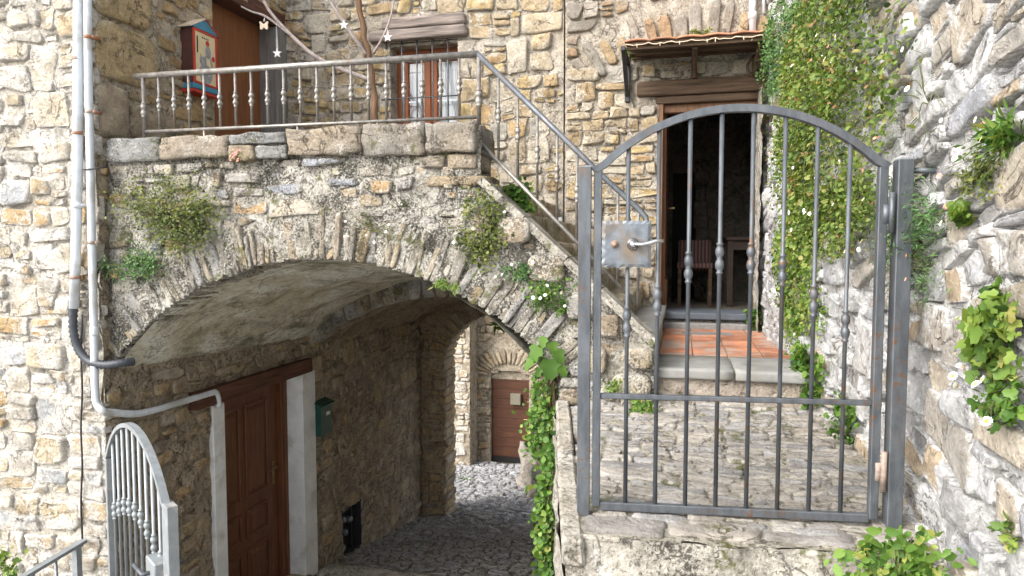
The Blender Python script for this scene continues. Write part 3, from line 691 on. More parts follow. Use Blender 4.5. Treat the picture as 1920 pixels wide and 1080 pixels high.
k2 = MB(); k2.tube([(-.16, yb + .9, .42), (-.10, yb + .9, .42), (-.10, yb + .8, .42)], .01, 6); k2.build('handle', M['brass'], leaf)
# right jamb rendered in pale plaster, with its conduit
jm = Fr((DO[1], yb - .0, 0), Vector((.35, -1, 0)), ZA, Vector((-1, -.35, 0)))
sheet('plastered_jamb', Fr((DO[1] + .005, yb + .3, 0), -YA, ZA, -XA), 0, .62, -.75, 1.4, .025, M['lime'], BH, amp=.015, fq=9)
# canopy
cn = MB(); cy0, cy1 = yb - .55, yb
cn.add([(-.50, cy0, 1.735), (.78, cy0, 1.735), (.78, cy1, 1.80), (-.50, cy1, 1.80), (-.50, cy0, 1.755), (.78, cy0, 1.755), (.78, cy1, 1.82), (-.50, cy1, 1.82)], [(3, 2, 1, 0), (4, 5, 6, 7), (0, 1, 5, 4), (1, 2, 6, 5), (2, 3, 7, 6), (3, 0, 4, 7)])
canopy = cn.build('canopy', M['beam_dark'], BH)
for i in range(4):
    t = i / 3; b_ = MB(); y = cy0 + .05 + (cy1 - cy0 - .08) * t; z = 1.735 + .065 * (y - cy0) / .55
    b_.box(-.49, .77, y - .02, y + .02, z - .035 - .012 * (i % 2), z - .002); b_.build('batten', M['beam_dark'], canopy)
for i in range(6):
    x = -.51 + i * .216; t_ = MB()
    n = 6; vs = []
    for yy, zz in ((cy0 - .02, 1.757), (cy1, 1.822)):
        for lay in (0, .014):
            for j in range(n + 1):
                s = j / n; vs.append((x + .212 * s, yy + rng.uniform(-.003, .003), zz + lay + .012 * math.sin(math.pi * s)))
    fs = []
    for j in range(n):
        a = j; b = n + 1 + j; c = 2 * (n + 1) + j; d = 3 * (n + 1) + j
        fs += [(b, b + 1, d + 1, d), (a + 1, a, c, c + 1), (a, a + 1, b + 1, b)]
    mk('roof_tile', vs, fs, M['roof_tile'], canopy)
for x, kind in ((-.525, 0), (.075, 1), (.60, 2)):
    b_ = MB()
    if kind == 0:
        b_.box(x - .022, x + .022, yb - .05, yb - .012, 1.36, 1.74, bev=.005); b_.bar((x, yb - .04, 1.42), (x, cy0 + .02, 1.73), .03, .035, (1, 0, 0)); b_.box(x - .02, x + .02, cy0, cy1, 1.70, 1.733)
        b_.build('bracket', M['blackiron'], canopy)
    else:
        b_.box(x - .025, x + .025, yb - .06, yb - .012, 1.545, 1.72, bev=.005)
        pts = [(x, yb - .06 - .42 * t, 1.56 + .15 * t ** .6) for t in [i / 8 for i in range(9)]]
        b_.tube(pts, [.03 - .01 * abs(math.sin(i * 1.2)) for i in range(9)], 7)
        if kind == 2: b_.tube([(x + .07 * math.cos(a), yb - .10, 1.60 + .075 * math.sin(a)) for a in [2 * math.pi * i / 16 for i in range(17)]], .014, 6)
        b_.build('bracket', M['beam_dark'], canopy)
# room behind the doorway
rm = MB(); RX0, RX1, RY0, RY1, RZ0, RZ1 = -.62, 1.75, yb + .14, 9.6, -.64, 2.0
rm.box(RX0 - .05, RX0, RY0, RY1, RZ0, RZ1); rm.box(RX1, RX1 + .05, RY0, RY1, RZ0, RZ1); rm.box(RX0, RX1, RY0, RY1, RZ1, RZ1 + .05)
rm.box(RX0, DO[0], RY0 - .02, RY0 + .02, RZ0, RZ1); rm.box(DO[1], RX1, RY0 - .02, RY0 + .02, RZ0, RZ1); rm.box(DO[0], DO[1], RY0 - .02, RY0 + .02, 1.34, RZ1); rm.box(RX0, RX1, RY1, RY1 + .05, RZ0, RZ1)
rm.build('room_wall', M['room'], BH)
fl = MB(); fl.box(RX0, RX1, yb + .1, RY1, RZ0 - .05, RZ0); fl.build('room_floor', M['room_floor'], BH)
pv = 8.55; fpv = FF(pv); q0 = atV(1262, 325, pv); q1 = atV(1303, 500, pv)
hole = (q0.x, q1.x, RZ0, q0.z)
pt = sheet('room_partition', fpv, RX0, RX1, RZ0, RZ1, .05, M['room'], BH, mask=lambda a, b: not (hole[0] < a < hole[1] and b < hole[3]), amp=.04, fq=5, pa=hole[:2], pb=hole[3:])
for i in range(9):
    z = RZ0 + (hole[3] - RZ0) * i / 9; one(fpv, qd(hole[1] - .02 + rng.uniform(-.02, .02), hole[1] + rng.uniform(.08, .16), z, z + .2), rng, .06, M['room'], pt, .1)
rd = MB(); rd.box(hole[0] - .02, hole[1] + .02, pv + .3, pv + .32, RZ0, hole[3] + .05); rd.build('unlit_opening_panel', M['dark'], BH)  # black panel behind the partition opening, painted in for the darkness beyond

# ------------------------------------------------------------------ archway: front wall, parapet, vault
rng = random.Random(37)
AW = thing('stone_archway', 'lichen-stained stone archway carrying the terrace over the cobbled passage', 'archway', (-2.4, VP + .3, -3.3))
ACU, ACZ, ARR = -2.40, -2.35, 2.28
def arch_z(u):
    d = ARR * ARR - (u - ACU) ** 2
    return ACZ + math.sqrt(d) if d > 0 else -9
def str_z(u): return .389 - (u + 1.207) * .917
def top_z(u): return .78 if u < -1.25 else min(.5, str_z(u))
fp = FF(VP)
def m_arch(a, b):
    if b > top_z(a): return False
    if a < UR: return b > arch_z(a)
    return b > (-3.4 if a < -.42 else -1.2)
aw = sheet('front_wall', fp, UL + .02, -.155, -3.4, .78, .022, M['mo_arch'], AW, mask=m_arch, amp=.026, fq=6)
VL = lambda u: math.hypot(u - ACU, arch_z(u) - ACZ)
m_ar2 = lambda a, b: m_arch(a, b) and b < .60 and b < top_z(a) - .05 and (math.hypot(a - ACU, b - ACZ) > ARR + .30 or a > UR + .02)
rubble(fp, UL + .03, -.16, -1.3, .62, m_ar2, rng, M['st_arch'], aw, macro=.26, area=.026, aspect=1.7, front=(-.012, .032), joint=.012, limit=150, rough=.016, keep=.86)
# small end stones of the jamb below the springing
z = -.80
while z > -1.25:
    h = rng.uniform(.06, .12); one(fp, qd(UR + .0, UR + rng.uniform(.12, .2), z - h, z), rng, .03, M['st_arch'], aw, .25); z -= h
# voussoirs
th = math.acos((UL + .03 - ACU) / ARR); te = math.acos((UR + .02 - ACU) / ARR)
while th > te:
    wd = rng.choice((.034, .04, .045, .055, .065, .08)) / ARR; t1 = max(te, th - wd); ln = rng.uniform(.24, .36); r0 = ARR - .012 + rng.uniform(-.012, .012); sk = rng.uniform(-.012, .012)
    P4 = [(ACU + r * math.cos(t), ACZ + r * math.sin(t)) for r, t in ((r0, th), (r0, t1), (r0 + ln, t1 + sk), (r0 + ln, th + sk))]
    vs, fs, rim, c = stone_geo(outline(P4, rng, .004, 16, 6, .04), fp, rng, rng.uniform(-.016, .022), .34, .018, .1)
    mk('voussoir', vs, fs, M['st_vous'], aw, True, attr={'rim': rim}, at=c); th = t1
# parapet core and coping
pc = MB(); pc.box(UL + .02, -1.29, VP + .03, VP + .36, .2, .66); pc.build('parapet_core', M['mo_arch'], AW)
cope = [(-4.09, -3.63, .62, .79), (-3.62, -3.06, .635, .79), (-3.05, -2.62, .71, .785), (-3.04, -2.86, .61, .70), (-2.85, -2.62, .615, .70), (-2.61, -2.06, .625, .80), (-2.05, -1.62, .60, .805), (-1.61, -1.27, .605, .80)]
for x0, x1, z0, z1 in cope: block(x0, x1, VP - .04 - rng.uniform(0, .025), VP + .37, z0, z1, rng, M['st_cope'], AW, 'coping_stone', .026, .05, 8)
block(-1.47, -1.275, VP - .03, VP + .3, .50, .595, rng, M['st_cope'], AW, 'coping_stone', .012, .12, 6)
block(-1.66, -1.49, VP - .03, VP + .2, .515, .59, rng, M['st_cope'], AW, 'coping_stone', .012, .12, 6)
block(-1.62, -1.2, VP - .025, VP + .3, .40, .46, rng, M['st_cope'], AW, 'coping_stone', .01, .12, 6)
tf = MB(); tf.box(UL, -1.22, VP + .35, VB, .3, TERR); tf.build('terrace_floor', M['slab'], AW)
def vshape(u):
    s = max(-1, min(1, (u - (UL + UR) / 2) / 1.705)) * 1.70
    return (math.sqrt(2.28 ** 2 - s * s) - 1.519) / (2.28 - 1.519)
def vault(name, v0, v1, a0, a1, e0, e1, mat, amp, step=.04):
    nu, nv = 70, max(4, int((v1 - v0) / step)); vs = []
    for j in range(nv + 1):
        t = j / nv; v = v0 + (v1 - v0) * t; a = a0 + (a1 - a0) * t; e = e0 + (e1 - e0) * t
        for i in range(nu + 1):
            u = UL - .05 + (UR + .1 - UL) * i / nu; z = e + (a - e) * vshape(u)
            d = amp * noise.fractal(Vector((u, v, z)) * 3.2, .9, 2, 5); vs.append((u + d * .3, v, z + d))
    n = nu + 1
    return mk(name, vs, [(j * n + i, (j + 1) * n + i, (j + 1) * n + i + 1, j * n + i + 1) for j in range(nv) for i in range(nu)], mat, AW)
vault('vault_plaster', VP + .05, 7.0, -.045, -.33, -.92, -1.02, M['vault'], .014)
vault('rear_vault', 7.25, 10.45, -.42, -.72, -1.15, -1.2, M['mo_pass'], .05)
# inner rib of stones
n = 22
for i in range(n):
    u0 = UL + (UR - UL) * i / n; u1 = UL + (UR - UL) * (i + 1) / n - .01; zf = lambda u: -1.14 + (-.54 + 1.14) * vshape(u)
    q = [(u0, zf(u0)), (u1, zf(u1)), (u1 + .03 * (u1 + 2.4), zf(u1) + .24), (u0 + .03 * (u0 + 2.4), zf(u0) + .24)]
    vs, fs, rim, c = stone_geo(outline(q, rng, .004, 14, 6, .05), FF(7.0), rng, rng.uniform(.0, .06), .3, .025, .12)
    mk('rib_stone', vs, fs, M['st_vous'], AW, True, attr={'rim': rim}, at=c)
# rear arch wall
FV = 10.42; fr_ = FF(FV); RA = (-3.74, -1.78); rc = (RA[0] + RA[1]) / 2; rw = (RA[1] - RA[0]) / 2
def rarch(u):
    s = (u - rc) / rw
    return -1.92 + .88 * math.sqrt(max(0, 1 - s * s)) if abs(s) < 1 else -9
m_r = lambda a, b: not (RA[0] < a < RA[1] and b < rarch(a))
rw_ = sheet('rear_wall', fr_, UL - .05, UR + .1, -4.9, .1, .04, M['mo_pass'], AW, mask=m_r, amp=.03, pa=RA)
rubble(fr_, UL, UR, -4.6, -.6, lambda a, b: m_r(a, b) and (b < -1.9 or math.hypot((a - rc) / (rw + .3), (b + 1.92) / 1.18) > 1), rng, M['st_pass'], rw_, macro=.26, area=.02, aspect=1.9, front=(.0, .04), joint=.01, limit=60)
for i in range(24):
    t0, t1 = math.pi * (1 - i / 24), math.pi * (1 - (i + .93) / 24)
    P4 = [(rc + (rw + k) * math.cos(t), -1.92 + (.88 + k) * math.sin(t)) for k, t in ((-.01, t0), (-.01, t1), (.28, t1), (.28, t0))]
    vs, fs, rim, c = stone_geo(outline(P4, rng, .006, 14, 6, .05), fr_, rng, rng.uniform(.0, .05), .5, .02, .1)
    mk('voussoir', vs, fs, M['st_pass'], rw_, True, attr={'rim': rim}, at=c)
z = -4.5
while z < -1.95:       # the lit jamb of the far arch
    h = rng.uniform(.09, .2); block(RA[0] - .34, RA[0] + rng.uniform(-.01, .03), FV + .0, FV + .55, z, z + h - .008, rng, M['st_pass'], rw_, 'jamb_stone', .018, .14, 4); z += h
sheet('passage_side', Fr((UR, 0, 0), -YA, ZA, -XA), -FV, -VP - .02, -4.7, -.2, .06, M['mo_pass'], AW, amp=.06, fq=3)

# ------------------------------------------------------------------ staircase
ST = thing('stone_staircase', 'short stone staircase with sloping edge slab leading up to the terrace', 'staircase', (-.7, 5.2, -.74))
for i in range(6):
    u1 = -.165 - .205 * i; z1 = -.74 + .193 * (i + 1)
    cut = VP + .16 + rng.uniform(.5, 1.6)
    for y0, y1 in ((VP + .15, cut), (cut + .01, VB - .08)):
        block(u1 - .26, u1 + rng.uniform(-.02, .015), y0, y1, z1 - .22, z1, rng, M['st_moss'], ST, 'step_stone', .022, .07, 7)
block(-.46, -.14, VP + .16, VB - .085, -.58, -.535, rng, M['slab'], ST, 'tread', .005, .06, 6)
sb = MB(); a = Vector((-1.25, VP + .065, str_z(-1.25) + .0)); b = Vector((-.15, VP + .065, str_z(-.15)))
pts = [a.lerp(b, i / 16) for i in range(17)]
for p_, q_ in zip([0, 4, 8, 11], [4, 8, 11, 16]):
    s_ = MB(); s_.bar(pts[p_], pts[q_] - (b - a).normalized() * .008, .2 + rng.uniform(-.01, .01), .05); s_.build('edge_slab', M['conc'], ST)
for q in ((-.53, -.36, -.55, -.40), (-.36, -.16, -.74, -.60), (-.42, -.17, -.93, -.76), (-.70, -.52, -.45, -.28), (-.95, -.70, -.22, -.03), (-1.16, -.92, .02, .2), (-.60, -.44, -.78, -.6)):
    if True: one(fp, qd(*q), rng, .05, M['st_arch'], ST, .05, 'stone', 4)
mass = MB(); mass.box(UR + .01, -.19, VP + .2, VB - .1, -1.3, -.62); mass.build('core', M['mo_arch'], ST)

# ------------------------------------------------------------------ gate platform, ramp, landing
rng = random.Random(51)
PL = thing('stone_platform', 'rough concrete and stone base block under the garden gate', 'platform', (.2, 2.5, -2.4))
kerbL = lambda v: -.40 + (v - 2.5) * (-.33 / 1.7)
PF = Fr((0, 2.5, 0), Vector((1, .11, 0)), ZA, Vector((.11, -1, 0)))
PFN = PF
sheet('front_face', PF, -.41, .98, -2.6, -1.07, .02, M['conc'], PL, amp=.035, fq=5)
vs = []
nv, nz = 40, 40
for j in range(nz + 1):
    for i in range(nv + 1):
        v = 2.46 + (VP + .1 - 2.46) * i / nv; z = -3.4 + (ramp_z(v) - .0 + 3.4) * j / nz
        d = .03 * noise.fractal(Vector((v, z, 3)) * 5, .9, 2, 4); vs.append((kerbL(v) - .035 + d, v, z))
mk('side_face', vs, [(j * (nv + 1) + i, (j + 1) * (nv + 1) + i, (j + 1) * (nv + 1) + i + 1, j * (nv + 1) + i + 1) for j in range(nz) for i in range(nv)], M['conc'], PL)
for v0, v1 in ((2.44, 2.9), (2.91, 3.35), (3.36, 3.82), (3.83, 4.17)):
    k = MB(); k.box(-.035, .05, v0, v1, -.10, .012, bev=.012)
    k.mp(lambda p: (kerbL(p.y) + p.x + .01 * noise.noise(p * 7), p.y, ramp_z(p.y) + p.z)); k.build('kerb', M['lime'], PL)
RZ = lambda a, b: ramp_z(b)
frp = Fr((0, 0, 0), XA, YA, ZA)
rp = sheet('ramp', frp, -.5, .98, 2.46, 4.36, .022, M['mo_ramp'], None, mask=lambda a, b: a > kerbL(b) + .0 and b > 2.515 + .11 * a, amp=.012, base=-.002, surf=lambda a, b: ramp_z(b))
tag(rp, kind='structure')
rubble(frp, -.7, .86, 2.66, 4.32, lambda a, b: a > kerbL(b) + .055, rng, M['st_ramp'], rp, macro=.15, area=.011, aspect=3.6, front=(.002, .015), joint=.005, limit=280, surf=RZ, rough=.007, tilt=.06, jit=.1, warpa=.035)
for x0, x1 in ((-.36, -.05), (-.04, .3), (.31, .62), (.63, .9)):
    block(x0, x1, 2.555 + .11 * (x0 + x1) / 2, 2.70 + .1 * (x0 + x1) / 2, ramp_z(2.55) - .06, ramp_z(2.55) + .014, rng, M['st_ramp'], rp, 'edge_stone', .012, .12, 6)
ld = MB(); ld.box(-.175, 1.0, 4.30, VB - .1, -1.1, -.748); lo = ld.build('landing', M['grout']); tag(lo, kind='structure')
nsx, nsy = 4, 6; tw = .232; td = .262
tile = None
for i in range(nsx):
    for j in range(nsy):
        x = -.155 + i * tw; y = 4.86 + j * td
        t_ = MB(); t_.box(x + .004, x + tw - .004, y + .004, y + td - .004, -.76, -.738 + rng.uniform(-.002, .002), bev=.003); t_.build('tile', M['terra'], lo)
for x0, x1 in ((-.165, .31), (.315, .80)):
    block(x0, x1, 4.262, 4.85, -.80, -.738, rng, M['slab'], lo, 'edge_slab', .004, .05, 7)
fl_ = FF(4.34)
rs = sheet('riser', fl_, -.17, .95, -1.05, -.79, .025, M['mo_ramp'], lo, amp=.015)
rubble(fl_, -.16, .85, -1.0, -.80, None, rng, M['st_moss'], rs, macro=.12, area=.016, aspect=2.4, front=(.005, .04), joint=.006, limit=30)
block(-.2, .65, VB - .22, VB - .1, -.75, -.69, rng, M['slab'], lo, 'door_step', .004, .05, 6)
for i in range(3): mm = MB(); mm.box(.0, .42, 6.0 + i * .07, 6.04 + i * .07, -.7365, -.7325); mm.build('mat_stripe', M['slab'], lo)

# ------------------------------------------------------------------ right wall
rng = random.Random(64)
RA_ = Vector((1.02, .5, 0)); RB_ = Vector((.66, 6.62, 0)); rd_ = (RA_ - RB_).normalized()
rnrm = rd_.cross(ZA)
fR = Fr(RB_, rd_, ZA, rnrm)
RWL = (RA_ - RB_).length
def rsurf(a, b): return .05 * noise.fractal(Vector((a * 1.1, b * 1.1, 7.3)), 1., 2, 3) - .03 * max(0, b) * .6
RW = thing('retaining_wall', 'bright grey-white rough stone wall with flowering plants beside the gate', 'wall', (.95, 3.5, -1.4))
rwm = sheet('wall_face', fR, 0, RWL, -2.4, 3.2, .024, M['mo_right'], RW, amp=.024, fq=9, base=-.02, surf=rsurf)
for lo_, hi_, ang_, lim_ in ((-.2, 2.6, .30, 190), (-1.3, -.2, -.14, 110)):
    rubble(fR, .02, 6.0, lo_, hi_, None, rng, M['st_right'], rwm, macro=.34, area=.036, aspect=1.8, front=(-.012, .034), joint=.008, limit=lim_, angle=ang_, surf=rsurf, rough=.016, tilt=.10, warpa=.06, margin=700, back=.07, jit=.1)

# ------------------------------------------------------------------ alley, far house
rng = random.Random(72)
fa = Fr((0, 0, 0), XA, YA, ZA)
al = sheet('alley', fa, -6.5, -.3, 4.2, 15.6, .06, M['mo_alley'], None, amp=.03, surf=lambda a, b: floor_z(b)); tag(al, kind='structure')
rubble(fa, -4.2, -1.3, 6.9, 10.4, lambda a, b: a > UL, rng, M['st_alley'], al, macro=.2, area=.014, aspect=2.2, front=(.008, .03), joint=.012, limit=110, surf=lambda a, b: floor_z(b), expo=3.2, rough=.02, back=.03, margin=20)
rubble(fa, -4.9, -1.6, 10.4, 15.0, None, rng, M['st_alley'], al, macro=.22, area=.02, aspect=2.0, front=(.012, .045), joint=.02, limit=190, surf=lambda a, b: floor_z(b), expo=3.2, rough=.02, back=.03, margin=10)
block(-4.1, -2.6, 6.9, 7.25, -3.95, -3.76, rng, M['conc'], al, 'step')
FH = thing('stone_house', 'small stone house at the far end of the passage with brown plank door', 'house', (-3.8, 15.4, -5))
FVH = 15.1; fh = FF(FVH); FD = (-4.29, -3.37, -4.98, -2.83)
def fdm(a, b):
    if not (FD[0] < a < FD[1]): return True
    s = (a - (FD[0] + FD[1]) / 2) / .46
    return b > FD[3] - .13 + .13 * math.sqrt(max(0, 1 - s * s))
hw = sheet('wall', fh, -6, -.5, -5.4, .6, .06, M['mo_far'], FH, mask=fdm, amp=.05, fq=4, pa=FD[:2], pb=(FD[3],))
rubble(fh, -5, -2, -5.0, -.8, lambda a, b: fdm(a, b) and math.hypot(a + 3.83, (b + 2.95) * 1.0) > .98 or (b < -3.0 and fdm(a, b)), rng, M['st_far'], hw, macro=.36, area=.04, aspect=1.6, front=(.0, .06), joint=.014, limit=110, margin=10, rough=.025)
for i in range(17):
    t0, t1 = math.pi * (.95 - .9 * i / 17), math.pi * (.95 - .9 * (i + .88) / 17)
    P4 = [(-3.83 + r * math.cos(t), -3.0 + r * .62 * math.sin(t) + (.0 if r < .6 else .12 * math.sin(t))) for r, t in ((.52, t0), (.52, t1), (.98, t1), (.98, t0))]
    vs, fs, rim, c = stone_geo(outline(P4, rng, .01, 12, 6, .05), fh, rng, .05, .1, .02, .1); mk('voussoir', vs, fs, M['st_far'], hw, True, attr={'rim': rim}, at=c)
d_ = MB(); d_.box(FD[0] - .02, FD[1] + .02, FVH + .10, FVH + .14, FD[2], -3.04)
fdoor = d_.build('door', M['far_door'], FH)
for i in range(8): b_ = MB(); h = 1.93 / 8; b_.box(FD[0] + .015, FD[1] - .015, FVH + .085, FVH + .10, FD[2] + .12 + (1.82 / 8) * i + .004, FD[2] + .12 + (1.82 / 8) * (i + 1) - .004, bev=.004); b_.build('plank', M['far_door'], fdoor)
b_ = MB(); b_.box(FD[0], FD[1], FVH + .07, FVH + .12, FD[2] - .02, FD[2] + .11); b_.build('kick_plate', M['dark'], fdoor)
b_ = MB(); b_.tube([(-3.42, FVH + .08, -3.95), (-3.42, FVH + .03, -3.95), (-3.5, FVH + .03, -3.95)], .014, 6); b_.build('handle', M['brass'], fdoor)
b_ = MB(); b_.box(FD[0] - .03, FD[1] + .03, FVH + .09, FVH + .13, -3.04, FD[3] + .05); b_.build('lunette', M['mo_far'], FH)
b_ = MB(); b_.box(FD[0] - .02, FD[0], FVH - .0, FVH + .12, FD[2], FD[3]); b_.box(FD[1], FD[1] + .02, FVH - .0, FVH + .12, FD[2], FD[3]); b_.build('door_reveal', M['mo_far'], FH)
BT = thing('stone_buttress', 'pale sunlit stone buttress left of the far plank door', 'buttress', (-5.2, 14.7, -5))
fbt = FF(14.5)
bt = sheet('face', fbt, -6, -4.60, -5.3, .6, .06, M['mo_far'], BT, amp=.03)
sheet('side', FS(-4.60), 14.5, 15.12, -5.3, .6, .06, M['mo_far'], BT, amp=.03)
rubble(fbt, -5.3, -4.61, -5.0, -1.0, None, rng, M['st_left'], bt, macro=.34, area=.05, aspect=1.6, front=(.0, .04), joint=.014, limit=40, margin=10)
# outcrop right of the far door
vs = []; fs = []; n, mlat = 44, 26
c0 = Vector((-2.45, 13.1, -4.85))
for j in range(mlat + 1):
    ph = math.pi / 2 * j / mlat
    for i in range(n):
        t = 2 * math.pi * i / n; d = Vector((math.cos(t) * math.cos(ph), math.sin(t) * math.cos(ph), math.sin(ph)))
        s = 1 + .45 * noise.fractal(d * 2.0 + Vector((3, 1, 0)), .9, 2.1, 6); s = s + .10 * abs(noise.noise(d * 9)); vs.append(c0 + Vector((d.x * .68 * s, d.y * 1.0 * s, d.z * 1.35 * s - .15)))
fs = [(j * n + i, j * n + (i + 1) % n, (j + 1) * n + (i + 1) % n, (j + 1) * n + i) for j in range(mlat) for i in range(n)]
tag(mk('rock', vs, fs, M['st_dark'], None, True), 'dark rock outcrop at the foot of the far house, right of its door', 'rock')

# ------------------------------------------------------------------ iron railing of the terrace and stairs
def knob_prof(r, z0, z1, zk, kr, kl=.11):
    k = [(0, .9), (.04, 1.5), (.08, 1.5), (.11, 1.0), (.2, 1.75), (.32, kr / r), (.42, 1.6), (.47, 1.1), (.5, 1.35), (.53, 1.1), (.58, 1.6), (.68, kr / r), (.8, 1.75), (.89, 1.0), (.92, 1.5), (.96, 1.5), (1, .9)]
    return [(r, z0)] + [(r * q, zk - kl / 2 + kl * t) for t, q in k] + [(r, z1)]
rng = random.Random(80)
RL = thing('iron_railing', 'weathered iron railing with knobbed balusters along the terrace and stairs', 'railing', (-2.5, VP + .1, .8))
yr = VP + .08
HZ, BZ = 1.245, .845
hr = MB(); pth = [(-3.93, yr, HZ + .015), (-1.30, yr, HZ), (-.50, yr, .455), (-.275, yr, .245), (-.225, yr, .19), (-.215, yr, .13), (-.225, yr, .09)]
hr.tube(pth[:2], .021, 10); hr.build('handrail', M['iron'], RL, True)
hr = MB(); hr.tube(pth[1:], .019, 10); hr.build('stair_handrail', M['steel'], RL, True)
hr = MB(); hr.tube([(-3.86, yr, BZ + .01), (-1.29, yr, BZ)], .012, 8); hr.build('bottom_rail', M['iron'], RL, True)
hr = MB(); hr.tube([(-1.285, yr, .68), (-.28, yr, -.335)], .013, 8); hr.build('stair_bottom_rail', M['iron'], RL, True)
bm = MB().lathe(knob_prof(.0095, 0, HZ - BZ - .005, .2, .021), 10); bme = mesh('baluster', bm.v, bm.f, M['iron'])
for i in range(20):
    u = -3.855 + .128 * (i + 1)
    if u < -1.36: inst('baluster', bme, (u, yr, BZ + .004), RL)
pm = MB().lathe(knob_prof(.0155, 0, .50, .25, .024), 12); inst('post', mesh('post', pm.v, pm.f, M['iron']), (-3.86, yr, HZ - .485), RL)
pm = MB().lathe(knob_prof(.0155, 0, .80, .52, .024), 12); inst('post', mesh('post', pm.v, pm.f, M['iron']), (-1.29, yr, HZ - .80), RL)
for i, x in enumerate((-2.6, -3.35, -2.0)):
    lg = MB(); lg.tube([(x, yr, BZ), (x, yr, .74)], .009, 6); lg.build('foot', M['iron'], RL, True)
sm = MB().lathe(knob_prof(.0095, 0, .56, .30, .020), 10); sme = mesh('stair_baluster', sm.v, sm.f, M['iron'])
for i in range(8):
    u = -1.16 + .1275 * i; zt = HZ + (u + 1.30) * (-.79 / .80); zb = .68 - (u + 1.285) * 1.01
    o = inst('baluster', sme, (u, yr, zb), RL, scale=(1, 1, (zt - zb) / .56))

# ------------------------------------------------------------------ the garden gate
gL, gR = Vector((-.325, 2.685, 0)), Vector((.715, 2.81, 0)); gd = (gR - gL); GW = gd.length; gang = math.atan2(gd.y, gd.x)
GB, GM, GT, GP = -1.025, -.585, .300, .528
GT_ = thing('iron_gate', 'arched grey steel gate with knobbed bars in front of the doorway', 'gate', (gL.x, gL.y, GB), rot=(0, 0, gang))
def gate_parts(root, W, H, Hp, mid, nb, knobs, mat, barr, sw=.032, dp=.032, knobmesh=None):
    """local: x along the gate, z up from the bottom bar"""
    half = W / 2; rise = Hp - H; rad = (half * half + rise * rise) / (2 * rise)
    az = lambda x: H + rise - rad + math.sqrt(rad * rad - (x - half) ** 2)
    for x in (0, W):
        b_ = MB(); b_.box(x - sw / 2, x + sw / 2, -dp / 2, dp / 2, -.005, H, bev=.003); b_.build('stile', mat, root, local=True)
    b_ = MB(); b_.box(sw / 2, W - sw / 2, -.014, .014, -.02, .012, bev=.003); b_.build('bottom_bar', mat, root, local=True)
    b_ = MB(); b_.box(sw / 2, W - sw / 2, -.012, .012, mid - .01, mid + .01, bev=.003); b_.build('middle_bar', mat, root, local=True)
    n = 28; vs = []
    for i in range(n + 1):
        x = -sw / 2 + (W + sw) * i / n; xx = min(max(x, 0), W); t = math.atan2(xx - half, az(xx) - (H + rise - rad)); c, s = math.sin(t), math.cos(t)
        for r_, y in ((-.014, -dp / 2), (.014, -dp / 2), (.014, dp / 2), (-.014, dp / 2)): vs.append((x + c * r_, y, az(xx) + s * r_))
    fs = [(4 * i + k, 4 * i + 4 + k, 4 * i + 4 + (k + 1) % 4, 4 * i + (k + 1) % 4) for i in range(n) for k in range(4)] + [(3, 2, 1, 0), (4 * n, 4 * n + 1, 4 * n + 2, 4 * n + 3)]
    mk('arch_bar', vs, fs, mat, root, False, local=True)
    for i in range(nb):
        x = W * (i + 1) / (nb + 1); b_ = MB().lathe(knob_prof(barr, .0, az(x) - .01, knobs(i, x), barr * 2., .125), 10)
        o = mk('bar', b_.v, b_.f, knobmesh or mat, root, True, local=True); o.location = (x, 0, 0)
    return az
kz = [-.29, -.205, -.075, -.04, -.04, -.085, -.20, -.295]
gate_parts(GT_, GW, GT - GB, GP - GB, GM - GB, 8, lambda i, x: kz[i] - GB, M['steel'], .0088)
lp = MB(); nn = 12
x0, x1, z0, z1 = .016, .205, -.075 - GB, .105 - GB
lp.box(x0 + .004, x1 - .008, -.02, .02, z0 + .006, z1 - .006)
vs = []; prm = []
per = []
for i in range(nn * 4):
    s, k = divmod(i, nn); t = k / nn
    p_ = [(x0 + (x1 - x0) * t, z0), (x1, z0 + (z1 - z0) * t), (x1 - (x1 - x0) * t, z1), (x0, z1 - (z1 - z0) * t)][s]
    w_ = .002 * math.sin(t * math.pi * 10); per.append((p_[0] + (w_ if s in (1, 3) else 0), -.022 + .002 * math.cos(t * math.pi * 10), p_[1] + (w_ if s in (0, 2) else 0)))
cc = len(lp.v)
inn = [((x0 + x1) / 2 + (a - (x0 + x1) / 2) * .86, -.026, (z0 + z1) / 2 + (c - (z0 + z1) / 2) * .86) for a, b, c in per]
m4 = nn * 4
lp.add(per + inn, [(i, (i + 1) % m4, m4 + (i + 1) % m4, m4 + i) for i in range(m4)] + [tuple(range(m4, 2 * m4))])
plate = lp.build('lock_plate', M['zinc'], GT_, local=True)
hm = MB(); hx, hz = .135, .015 - GB
hm.lathe([(.0, 0), (.024, 0), (.024, .006), (.018, .01), (.014, .02), (.012, .03), (0, .032)], 14); hm.mp(lambda p: (hx + p.x, -.026 - p.z, hz + p.y))
h2 = MB(); h2.tube([(hx, -.05, hz), (hx + .03, -.055, hz - .002), (hx + .06, -.055, hz + .003), (hx + .085, -.055, hz + .012), (hx + .115, -.055, hz + .012)], [.008, .008, .009, .008, .006], 8); hm.add(h2.v, h2.f)
hm.build('handle', M['chrome'], plate, True, local=True)
cy = MB(); cy.lathe([(0, 0), (.015, 0), (.015, .006), (.008, .009), (.008, .012), (0, .012)], 12); cy.mp(lambda p: (.065 + p.x, -.026 - p.z, hz + p.y)); cy.build('lock_cylinder', M['rust'], plate, True, local=True)
for z in (.13, -.84):
    hg = MB(); hg.tube([(GW + .028, -.022, z - GB - .075), (GW + .028, -.022, z - GB + .075)], .0105, 10); hg.box(GW + .0, GW + .03, -.018, -.012, z - GB - .04, z - GB + .03)
    hg.build('hinge', M['rust'] if z < 0 else M['steel'], GT_, True, local=True)
